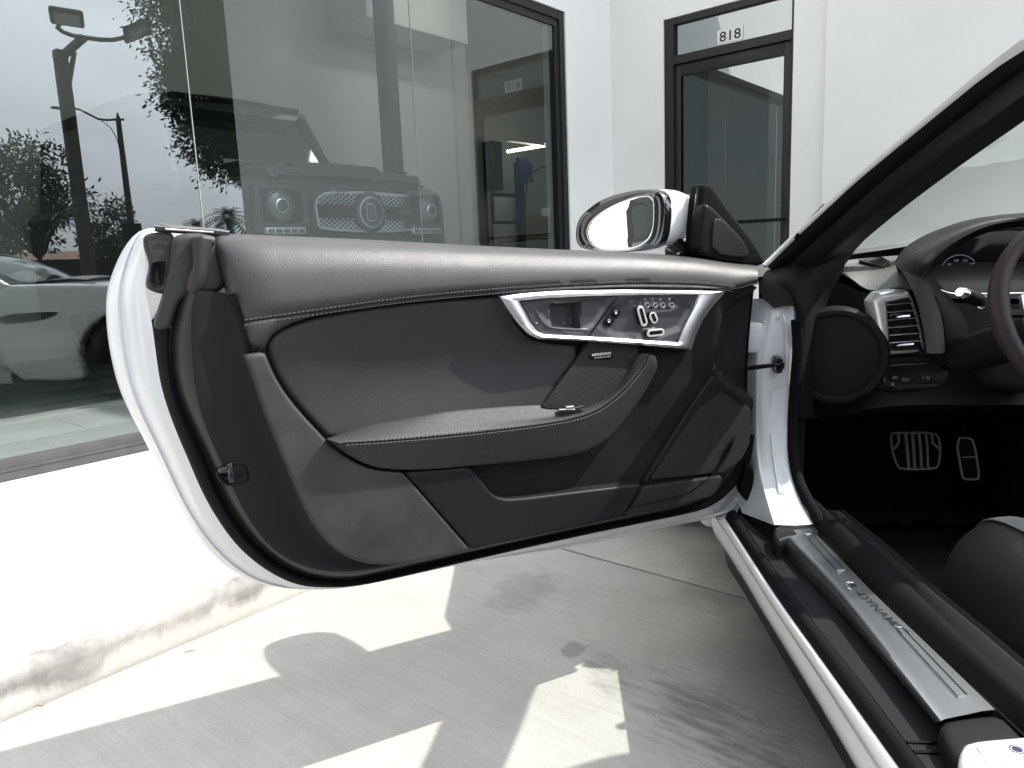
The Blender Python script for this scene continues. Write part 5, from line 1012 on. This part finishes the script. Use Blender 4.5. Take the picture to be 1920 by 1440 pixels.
def cartyre(lat, fwd, steer, sg):
    ax = RT*math.cos(steer)+FWD*math.sin(steer); ax *= sg; c = car(lat, fwd, .345); t = MB()
    t.lathe(c, ax, [(.24, -.12), (.325, -.122), (.343, -.105), (.345, -.05), (.338, -.048), (.338, -.042), (.345, -.04), (.345, .04), (.338, .042), (.338, .048), (.345, .05), (.343, .105), (.325, .122), (.24, .12)], 48); w_ = t.build('wheel', M['tyre'], carT)
    r_ = MB(); r_.lathe(c, ax, [(.245, .118), (.23, .112), (.225, -.05)], 32); r_.lathe(c, ax, [(.06, .10), (.05, .115), (0, .117)], 16)
    p = np.cross(ax, UP); p /= np.linalg.norm(p)
    for k in range(10):
        a = k*math.pi/5; d = p*math.cos(a)+UP*math.sin(a); r_.tube([c+d*.04+ax*.10, c+d*.14+ax*.10, c+d*.235+ax*.10], [.018, .012, .015], 5)
    r_.build('rim', M['pod'], w_)
cartyre(.53, 2.88, math.radians(-32), -1); cartyre(2.19, 2.88, math.radians(-32), 1); cartyre(.55, 0., 0, -1); cartyre(2.17, 0., 0, 1)
# rear body and far side, mirrored wing
rs = MB()
SR = Frame(RT*2.29, FWD, UP, RT)
panel(rs, SR, [(3.74, .40), (3.72, .6), (3.55, .74), (3.2, .86), (2.8, .925), (2.0, .955), (1.2, .96), (.5, .97), (0, .98), (-.5, .93), (-.9, .8), (-.95, .45), (-.6, .25)] + [(0+.38*math.cos(t), .345+.38*math.sin(t)) for t in np.linspace(math.radians(200), math.radians(-20), 14)] + [(.5, .2), (2.4, .2)] + ar_ + [(3.6, .24)], .0, r=.035, thick=.05, grid=.06, rnd=0, wf=lambda u, v: .03*math.sin(min(max((v-.2)/.75, 0), 1)*math.pi)-max(0, u-3.2)**2*.8)
rs.build('far_side', M['white_paint'], carT, sharp=50)
s = MB(); panel(s, SFm, [(.50, .26), (.54, .6), (.48, .93), (.3, .975), (0, .98), (-.5, .93), (-.9, .8), (-.95, .45), (-.6, .25)] + [(0+.38*math.cos(t), .345+.38*math.sin(t)) for t in np.linspace(math.radians(200), math.radians(-20), 14)] + [(.4, .22)], .0, r=.03, thick=.05, grid=.05, rnd=0, wf=lambda u, v: .05*math.exp(-((u)/.5)**2)); s.build('rear_wing', M['white_paint'], carT, sharp=50)
s = MB(); rw = []
for f, z in ((.42, .975), (0, .985), (-.4, .95), (-.8, .84), (-.93, .70), (-.95, .4)):
    rw.append([car(.45+k*1.82, f-.12*(1-(2*k-1)**2), z+.03*(1-(2*k-1)**2)) for k in np.linspace(0, 1, 12)])
s.grid(rw); s.build('rear_deck', M['white_paint'], carT, sharp=60)

# ------------------------------------------------------------------ cockpit
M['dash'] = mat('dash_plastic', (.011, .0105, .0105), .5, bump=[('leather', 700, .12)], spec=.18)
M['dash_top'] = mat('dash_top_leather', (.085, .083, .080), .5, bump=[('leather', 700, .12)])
M['screen_glass'] = mat('screen_glass', (.006, .006, .009), .06, coat=1)
M['film'] = mat('clear_floor_film', (.02, .02, .028), .06, coat=1, coat_r=.02)
M['blue_band'] = mat('blue_display', (.01, .015, .06), .2, emit=((.10, .15, .42), .7))
M['dial'] = mat('dial_print', (.3, .32, .36), .5, emit=((.55, .62, .75), .10))
IFc = {}
def IF(f):
    if f not in IFc: IFc[f] = Frame(FWD*f, RT, UP, -FWD)
    return IFc[f]
def ip(name, f, pts, mt, par, r=.006, thick=.03, grid=.02, rnd=1, w=0., wf=None, **k):
    fr = IF(f); m_ = MB(); panel(m_, fr, [fr.uv(p[0], p[1], w) for p in pts], w, r=r, thick=thick, grid=grid, rnd=rnd, wf=wf); return m_.build(name, mt, par, **k)
def cbox(mb, l0, l1, f0, f1, z0, z1): return mb.box(car((l0+l1)/2, (f0+f1)/2, (z0+z1)/2), l1-l0, f1-f0, z1-z0, ax=(RT, FWD, UP))
m = MB(); cbox(m, .56, 2.20, .30, 2.5, .10, .125); cbox(m, .56, 2.20, 2.44, 2.5, .1, .92); cbox(m, .645, .66, 1.90, 2.5, .1, .84); cbox(m, 2.15, 2.2, .3, 2.5, .1, .9); cbox(m, .50, 2.24, .28, .36, .1, .90)
floor = m.build('floor', M['carpet'], carT)
m = MB(); cbox(m, 1.36, 1.50, .4, 2.44, .12, .46); m.build('centre_console', M['dash'], carT)
# dashboard body
dm = MB(); loft(dm, [F_([(1500, 560, 2.02), (1560, 520, 2.02), (1630, 556, 1.95), (1720, 560, 1.90), (1800, 570, 1.88), (2000, 570, 1.88), (2400, 560, 1.95)]), F_([(1500, 640, 2.0), (1560, 640, 2.0), (1640, 640, 1.93), (1720, 655, 1.88), (1800, 655, 1.86), (2000, 655, 1.86), (2400, 650, 1.92)]), F_([(1502, 740, 2.02), (1560, 745, 2.0), (1640, 735, 1.90), (1720, 735, 1.87), (1800, 735, 1.86), (2000, 735, 1.86), (2400, 735, 1.92)]), F_([(1502, 790, 2.06), (1570, 792, 2.03), (1640, 770, 1.92), (1720, 765, 1.89), (1800, 765, 1.88), (2000, 765, 1.88), (2400, 770, 1.94)]), F_([(1502, 792, 2.3), (1570, 794, 2.3), (1640, 772, 2.3), (1720, 767, 2.3), (1800, 767, 2.3), (2000, 767, 2.3), (2400, 772, 2.3)])], 60, 1, sub=3)
dash = dm.build('dashboard', M['dash'], carT, sharp=60)
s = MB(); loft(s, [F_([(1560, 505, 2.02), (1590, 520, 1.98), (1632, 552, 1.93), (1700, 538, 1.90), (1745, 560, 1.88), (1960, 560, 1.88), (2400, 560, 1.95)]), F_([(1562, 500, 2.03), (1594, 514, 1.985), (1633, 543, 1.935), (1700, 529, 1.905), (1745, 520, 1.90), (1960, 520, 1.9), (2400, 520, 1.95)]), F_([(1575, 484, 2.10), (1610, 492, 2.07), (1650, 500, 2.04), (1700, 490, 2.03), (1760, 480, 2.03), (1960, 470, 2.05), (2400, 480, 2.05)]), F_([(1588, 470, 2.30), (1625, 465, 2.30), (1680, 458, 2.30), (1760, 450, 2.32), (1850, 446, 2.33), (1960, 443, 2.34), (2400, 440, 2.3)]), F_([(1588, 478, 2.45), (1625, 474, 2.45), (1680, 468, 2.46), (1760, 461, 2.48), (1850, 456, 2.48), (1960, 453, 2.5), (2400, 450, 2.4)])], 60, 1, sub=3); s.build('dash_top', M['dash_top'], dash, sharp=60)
stitches('dash_stitching', F_([(1636, 540, 1.932), (1665, 533, 1.917), (1700, 526, 1.903)]), -FWD, parent=dash)
# defroster slot
p00, p10, p11, p01 = F_([(1610, 499, 2.06), (1660, 512, 2.02), (1668, 503, 2.03), (1648, 492, 2.06)])
s = MB(); c4 = [q+UP*.016 for q in (p00, p10, p11, p01)]; s.prism(c4, -UP*.02); s.build('demist_outlet', M['satin_black'], dash, smooth=False)
s = MB(); s.tube(c4+[c4[0]], .0022, 5); s.build('demist_rim', M['dash_top'], dash)
for k in range(6):
    f = (k+.7)/6.4; a = c4[0]*(1-f)+c4[1]*f+UP*.001; b = c4[3]*(1-f)+c4[2]*f+UP*.001; MB().tube([a, b], .0028, 5).build('demist_slat', M['dash_top'], dash)
# vent
ip('vent_shell', 1.86, [(1634, 552), (1703, 540), (1712, 556), (1722, 590), (1737, 660), (1700, 664), (1656, 668), (1645, 605)], M['silver'], dash, r=.014, thick=.04, grid=.012)
ip('vent_opening', 1.855, [(1661, 566), (1706, 556), (1716, 585), (1731, 655), (1668, 659), (1664, 610)], M['gloss_black'], dash, r=.001, thick=.006, grid=.02, rnd=0)
for k in range(6):
    y = 571+k*14.2; a, b = F_([(1661.5+k*1.0, y+1.5, 1.846), (1708+k*3.6, y-2.5, 1.846)])
    MB().tube([a, b], .0032, 6, flat=.4).build('vent_slat', M['satin_black'], dash); MB().tube([a-FWD*.004+UP*.001, b-FWD*.004+UP*.001], .0009, 4).build('vent_slat_edge', M['chrome'], dash)
for (x, y, w_) in ((1693, 594, 24), (1697, 647, 30)):
    a, b = F_([(x-w_/2, y+1, 1.838), (x+w_/2, y-1.5, 1.838)]); MB().tube([a, (a+b)/2, b], [.003, .0048, .004], 8).build('vent_tab', M['bright'], dash)
s = MB(); s.tube(F_([(1707, 558, 1.846), (1716, 583, 1.846), (1724, 615, 1.846), (1731, 654, 1.846)]), .003, 6); s.build('vent_side_bar', M['bright'], dash)
# instrument hood
hoodO = [(1677, 492, 1.84), (1690, 470, 1.86), (1712, 452, 1.88), (1750, 433, 1.90), (1800, 416, 1.93), (1860, 405, 1.95), (1940, 398, 1.96), (2100, 398, 1.96), (2250, 430, 1.9)]
hoodM = [(1684, 500, 1.80), (1708, 474, 1.81), (1740, 455, 1.82), (1780, 435, 1.83), (1825, 418, 1.84), (1870, 409, 1.85), (1940, 404, 1.85), (2100, 404, 1.86), (2250, 440, 1.83)]
hoodI = [(1728, 521, 1.79), (1742, 498, 1.79), (1760, 478, 1.80), (1790, 455, 1.81), (1828, 434, 1.82), (1870, 419, 1.83), (1940, 411, 1.84), (2100, 411, 1.84), (2240, 450, 1.82)]
hoodB = [(1745, 518, 1.97), (1755, 500, 1.98), (1768, 484, 1.98), (1794, 464, 1.98), (1830, 445, 1.99), (1870, 431, 1.99), (1940, 425, 1.99), (2090, 425, 1.99), (2220, 460, 1.98)]
s = MB(); loft(s, [F_([(p[0]+12, p[1]+30, 2.1) for p in hoodO]), F_(hoodO), F_(hoodM), F_(lerp(hoodM, hoodI, .8)), F_(hoodI), F_(hoodB)], 70, 2, sub=3); s.build('instrument_hood', M['dash'], dash, sharp=60)
stitches('hood_stitching', F_([(p[0]+3, p[1]+3, p[2]-.004) for p in hoodM[1:7]]), -FWD, parent=dash)
s = MB(); loft(s, [F_([(1678, 495, 1.83), (1700, 520, 1.84), (1718, 560, 1.845), (1728, 600, 1.85), (1734, 640, 1.85), (1737, 662, 1.85)]), F_([(1692, 505, 1.80), (1722, 530, 1.81), (1742, 570, 1.815), (1752, 605, 1.82), (1758, 640, 1.82), (1760, 663, 1.825)]), F_([(1728, 521, 1.79), (1745, 540, 1.80), (1760, 575, 1.805), (1768, 606, 1.81), (1771, 640, 1.815), (1772, 661, 1.82)])], 40, 2, sub=3); s.build('hood_side', M['dash_top'], dash, sharp=60)
s = MB(); loft(s, [F_([(1731, 520, 1.80), (1748, 540, 1.81), (1763, 576, 1.815), (1771, 606, 1.82), (1774, 640, 1.825), (1775, 660, 1.83)]), F_([(1745, 520, 1.83), (1768, 552, 1.83), (1782, 580, 1.83), (1789, 610, 1.83), (1793, 640, 1.83), (1794, 657, 1.83)]), F_([(1750, 520, 1.86), (1778, 552, 1.86), (1800, 580, 1.86), (1815, 610, 1.86), (1820, 640, 1.86), (1822, 657, 1.86)])], 40, 2, sub=2); s.build('column_side', M['dash'], dash, sharp=60)
# instrument display
ip('display', 1.97, [(1740, 512), (1752, 488), (1800, 450), (1850, 430), (2100, 425), (2100, 560), (1800, 556), (1765, 540)], M['screen_glass'], dash, r=.002, thick=.01, grid=.05)
fd = IF(1.96)
s = MB(); s.grid([[fd.at(x, y) for x, y in zip(np.linspace(1742, 1862, 14), [515, 514, 514.5, 515, 516, 517, 517.5, 517, 516, 514, 512, 511, 512, 515])], [fd.at(x, y) for x, y in zip(np.linspace(1748, 1862, 14), [520, 526, 529, 530, 530, 529, 527, 525, 522, 520, 517, 515, 515, 517])]]); s.build('display_band', M['blue_band'], dash, smooth=False)
s = MB(); s.tube([fd.at(1800+36*math.cos(t), 512-34*math.sin(t)) for t in np.linspace(.7, 2.9, 18)], .0008, 4); s.build('dial_arc', M['dial'], dash)
for x, y, t_ in ((1770, 508, '60'), (1781, 496, '80'), (1793, 489, '100'), (1809, 489, '120'), (1823, 495, '140'), (1834, 507, '160')): text('dial_number', t_, fd.at(x-4, y+2), RT, UP, .006, M['dial'], dash)
s = MB(); s.tube(resample(chaikin(F_([(1738, 520, 1.845), (1748, 533, 1.84), (1765, 546, 1.84), (1790, 552, 1.84), (1850, 551, 1.85), (1960, 549, 1.86)]), 2), 50), .0022, 6); s.build('display_trim', M['chrome'], dash)
ip('display_lower_panel', 1.90, [(1745, 526), (1768, 538), (1960, 532), (1960, 552), (1790, 554), (1765, 548)], M['pod'], dash, r=.003, thick=.01)
# round cover at the dash end
frp = Frame(car(.60, 1.95, 0), *(lambda n: (np.cross(UP, n), UP, n))((-FWD*.94-RT*.34)/np.linalg.norm(FWD*.94+RT*.34)))
pc = frp.at(1567, 668); s = MB(); s.lathe(pc, frp.n, [(.125, -.05), (.125, .0), (.118, .012), (.108, .014), (.102, .008), (.09, .012), (.04, .018), (0, .019)], 48); s.build('dash_end_cover', M['dark_trim'], dash)
# switches below the vent
ip('switch_surround', 1.868, [(1640, 672), (1790, 664), (1795, 690), (1780, 722), (1765, 733), (1648, 740), (1642, 700)], M['dash'], dash, r=.010, thick=.03)
ip('switch_panel', 1.862, [(1658, 690), (1664, 684), (1783, 678), (1782, 700), (1770, 722), (1762, 727), (1657, 732)], M['gloss_black'], dash, r=.003, thick=.008, rnd=1)
fi = IF(1.8585)
def icon(nm, segs, r=.0007):
    q = MB()
    for sg in segs: q.tube([fi.at(*p) for p in sg], r, 4)
    q.build(nm, M['print_grey'], dash)
icon('switch_icon', [((1674, 708), (1679, 706), (1683, 707)), ((1674, 709), (1682, 709))]); icon('switch_icon', [((1673, 717), (1671, 723)), ((1676, 717), (1674, 723), (1678, 723))])
icon('switch_icon', [[(1696+4*math.cos(t)*1.0, 712+2.6*math.sin(t)) for t in np.linspace(0, 6.28, 10)], ((1701, 710), (1704, 710)), ((1701, 713), (1704, 713))]); icon('switch_icon', [((1729, 708), (1731, 706.5), (1733, 709), (1729, 708))]); icon('switch_icon', [[(1740+3*math.cos(t), 709+2.8*math.sin(t)) for t in np.linspace(0, 6.28, 10)]])
# starter knob on the column
ip('column_cover', 1.78, [(1835, 660), (1850, 640), (2000, 610), (2000, 740), (1870, 735), (1845, 715)], M['dark_trim'], dash, r=.02, thick=.1)
MB().lathe(at_fwd(1866, 674, 1.77), -FWD-RT*.3, [(.012, 0), (.012, .012), (.010, .014), (.008, .010), (0, .010)], 20).build('column_knob', M['gloss_black'], dash)
MB().tube([at_fwd(1866+6*math.cos(t), 674-6*math.sin(t), 1.752) for t in np.linspace(-1.2, 1.2, 8)], .0011, 5).build('knob_mark', M['bright'], dash)
# steering wheel and stalk
wc = car(1.06, 1.40, .845); wn_ = -FWD*.90+UP*.40; wn_ /= np.linalg.norm(wn_); wu = RT; wv = np.cross(wn_, wu); wv /= np.linalg.norm(wv)
q = at_fwd(1862, 590, 1.40); wr = .185; wc = q + RT*(wr+.012)
sw = MB(); rr = [wc+(wu*math.cos(t)+wv*math.sin(t))*wr for t in np.linspace(0, 2*math.pi, 73)]
sw.tube(rr, [.0165+.002*math.cos(4*t) for t in np.linspace(0, 2*math.pi, 73)], 16, cap=False, up=wn_); M['rim_leather'] = mat('rim_leather', (.016, .012, .014), .5, bump=[('leather', 700, .15)], spec=.3, sheen=.10); M['rim_leather'].node_tree.nodes['Principled BSDF'].inputs['Sheen Tint'].default_value = (.75, .12, .34, 1); wheel_o = sw.build('steering_wheel', M['rim_leather'], carT)  # magenta sheen tint paints a pinkish reflection into the rim leather
s = MB(); s.lathe(wc-wn_*.02, wn_, [(.0, .0), (.075, .0), (.085, .02), (.07, .045), (0, .055)], 28); s.tube([wc-wu*.06+wn_*.01, wc-wu*.13, wc-wu*(wr-.005)], [.03, .022, .018], 8, flat=.4); s.tube([wc+wu*.06+wn_*.01, wc+wu*.13, wc+wu*(wr-.005)], [.03, .022, .018], 8, flat=.4); s.tube([wc-wv*.06+wn_*.01, wc-wv*.13, wc-wv*(wr-.005)], [.03, .022, .018], 8, flat=.4); s.build('wheel_hub', M['satin_black'], wheel_o)
s = MB(); s.tube([wc-wn_*.02, car((wc@RT), 1.85, .72)], .045, 12); s.build('steering_column', M['dark_trim'], wheel_o)
s = MB(); c_ = wc-wu*.13+wn_*.012; s.box(c_-wv*.005, .045, .075, .012, ax=(wu, wv, wn_), bev=.005); s.build('spoke_bezel', M['chrome'], wheel_o)
MB().box(c_-wv*.005+wn_*.005, .036, .064, .006, ax=(wu, wv, wn_), bev=.003).build('spoke_switches', M['gloss_black'], wheel_o)
a, b = at_fwd(1803, 549, 1.56), at_fwd(1864, 575, 1.62); dv = b-a
st = MB().tube([a+dv*.08, a+dv*.12, a+dv*.5, a+dv*.52, b+dv*.5], [.011, .0135, .0145, .013, .009], 14).build('turn_stalk', M['satin_black'], carT)
MB().tube([a-dv*.06, a+dv*.02, a+dv*.10], [.009, .0125, .012], 14).build('stalk_tip', M['bright'], st); MB().tube([a+dv*.66, a+dv*.69], .0142, 14).build('stalk_ring', M['chrome'], st)
# pedals
def pedal(name, f, outer, bars):
    fr = IF(f); m_ = MB(); panel(m_, fr, [fr.uv(*p) for p in outer], 0, r=.004, thick=.012, grid=.02, rnd=1); o = m_.build(name, M['dark_trim'], carT)
    q_ = MB(); pts = chaikin([fr.uv(*p) for p in outer], 1, True); q_.tube([fr.p(*p, .002) for p in np.vstack([pts, pts[:2]])], .0034, 6, cap=False)
    q_.build('pedal_rim', M['pedal_alu'], o); MB().tube([fr.p(*np.mean(pts, 0), -.01), fr.p(*(np.mean(pts, 0)+np.array([.01, .10])), -.06), fr.p(*(np.mean(pts, 0)+np.array([.01, .26])), -.12)], [.012, .014, .014], 8).build('pedal_arm', M['satin_black'], o)
    for bpts, r in bars: MB().tube([fr.at(*p) -FWD*.003 for p in bpts], r*1.25, 6).build('pedal_bar', M['pedal_alu'], o)
    return o
pedal('brake_pedal', 2.22, [(1669, 814), (1678, 811), (1752, 811), (1760, 822), (1763, 842), (1760, 870), (1753, 879), (1688, 880), (1681, 872), (1672, 845)], [([(1697, 813), (1700, 840), (1703, 878)], .0036), ([(1710, 813), (1712, 840), (1714, 878)], .0036), ([(1722, 813), (1725, 840), (1727, 878)], .0034), ([(1735, 813), (1738, 840), (1739, 878)], .0026), ([(1683, 813), (1685, 828), (1675, 842)], .003), ([(1746, 813), (1748, 830), (1761, 842)], .003)])
pedal('accelerator_pedal', 2.18, [(1791, 821), (1820, 820), (1827, 835), (1834, 880), (1835, 895), (1830, 899), (1806, 898), (1803, 890)], [([(1803, 857), (1830, 856)], .0015)])
# floor mat, crumpled clear film over it
s = MB(); cbox(s, .62, 1.16, 1.15, 2.05, .126, .136); s.build('floor_mat', M['carpet'], carT)
fm = MB(); 
for (l0, l1, f0, f1, n1, n2) in ((.92, 1.36, 2.20, 2.40, 20, 8), (.70, 1.15, 1.3, 1.75, 9, 8)):
    amp = .012 if n2 == 8 and n1 == 20 else .004
    g_ = [[car(l0+(l1-l0)*i/(n1-1)+rng.normal()*.006, f0+(f1-f0)*j/(n2-1)+rng.normal()*.004, .150+amp*min(abs(rng.normal()), 1.3)) for i in range(n1)] for j in range(n2)]; fm.grid(g_)
fm.build('floor_film', M['film'], carT, smooth=False, kind='stuff')
# seat
M['seat'] = mat('black_seat_leather', (.020, .021, .023), .5, bump=[('leather', 520, .15)]); M['seat_suede'] = mat('grey_seat_suede', (.045, .048, .050), .85, bump=[('noise', 600, .3)], sheen=.3)
def seatsec(f, sc, up_): 
    prof = [(.765, .14), (.760, .30), (.768, .40), (.79, .455), (.825, .485), (.865, .492), (.895, .478), (.92, .455), (1.0, .440), (1.12, .44), (1.2, .455), (1.25, .48), (1.30, .47), (1.32, .40), (1.32, .14)]
    return [car(1.04+(l-1.04)*(1-(1-sc)*.25), f, .14+(z-.14)*sc+up_) for l, z in prof]
s = MB(); loft(s, [seatsec(f, sc, u) for f, sc, u in ((1.475, .35, 0), (1.465, .62, 0), (1.44, .82, 0), (1.40, .94, 0), (1.33, 1.0, 0), (1.2, 1.01, 0), (.9, .97, 0), (.55, .93, 0))], 60, 1, sub=2)
seat = s.build('seat', M['seat'], carT, sharp=70)
s = MB(); loft(s, [[p+UP*.004 for p in seatsec(f, sc, u)[4:8]] for f, sc, u in ((1.425, .86, 0), (1.40, .94, 0), (1.33, 1.0, 0), (1.2, 1.01, 0), (.9, .97, 0), (.55, .93, 0))], 14, 1, sub=2); s.build('seat_bolster', M['seat_suede'], seat, sharp=80)
stitches('seat_stitching', [p[4]+UP*.005 for p in (seatsec(1.43, .85, 0), seatsec(1.40, .94, 0), seatsec(1.33, 1., 0), seatsec(1.2, 1.01, 0), seatsec(.9, .97, 0), seatsec(.55, .93, 0))], UP, r=.0014, parent=seat)
s = MB(); cbox(s, .80, 1.30, .40, .56, .35, .98); s.build('backrest', M['seat'], seat); s = MB(); cbox(s, .93, 1.17, .40, .48, .98, 1.16); s.build('headrest', M['seat'], seat)
s = MB(); cbox(s, 1.52, 2.05, .45, 1.4, .14, .46); cbox(s, 1.52, 2.05, .38, .54, .35, .98); cbox(s, 1.66, 1.9, .38, .46, .98, 1.16); s.build('passenger_seat', M['seat'], carT)
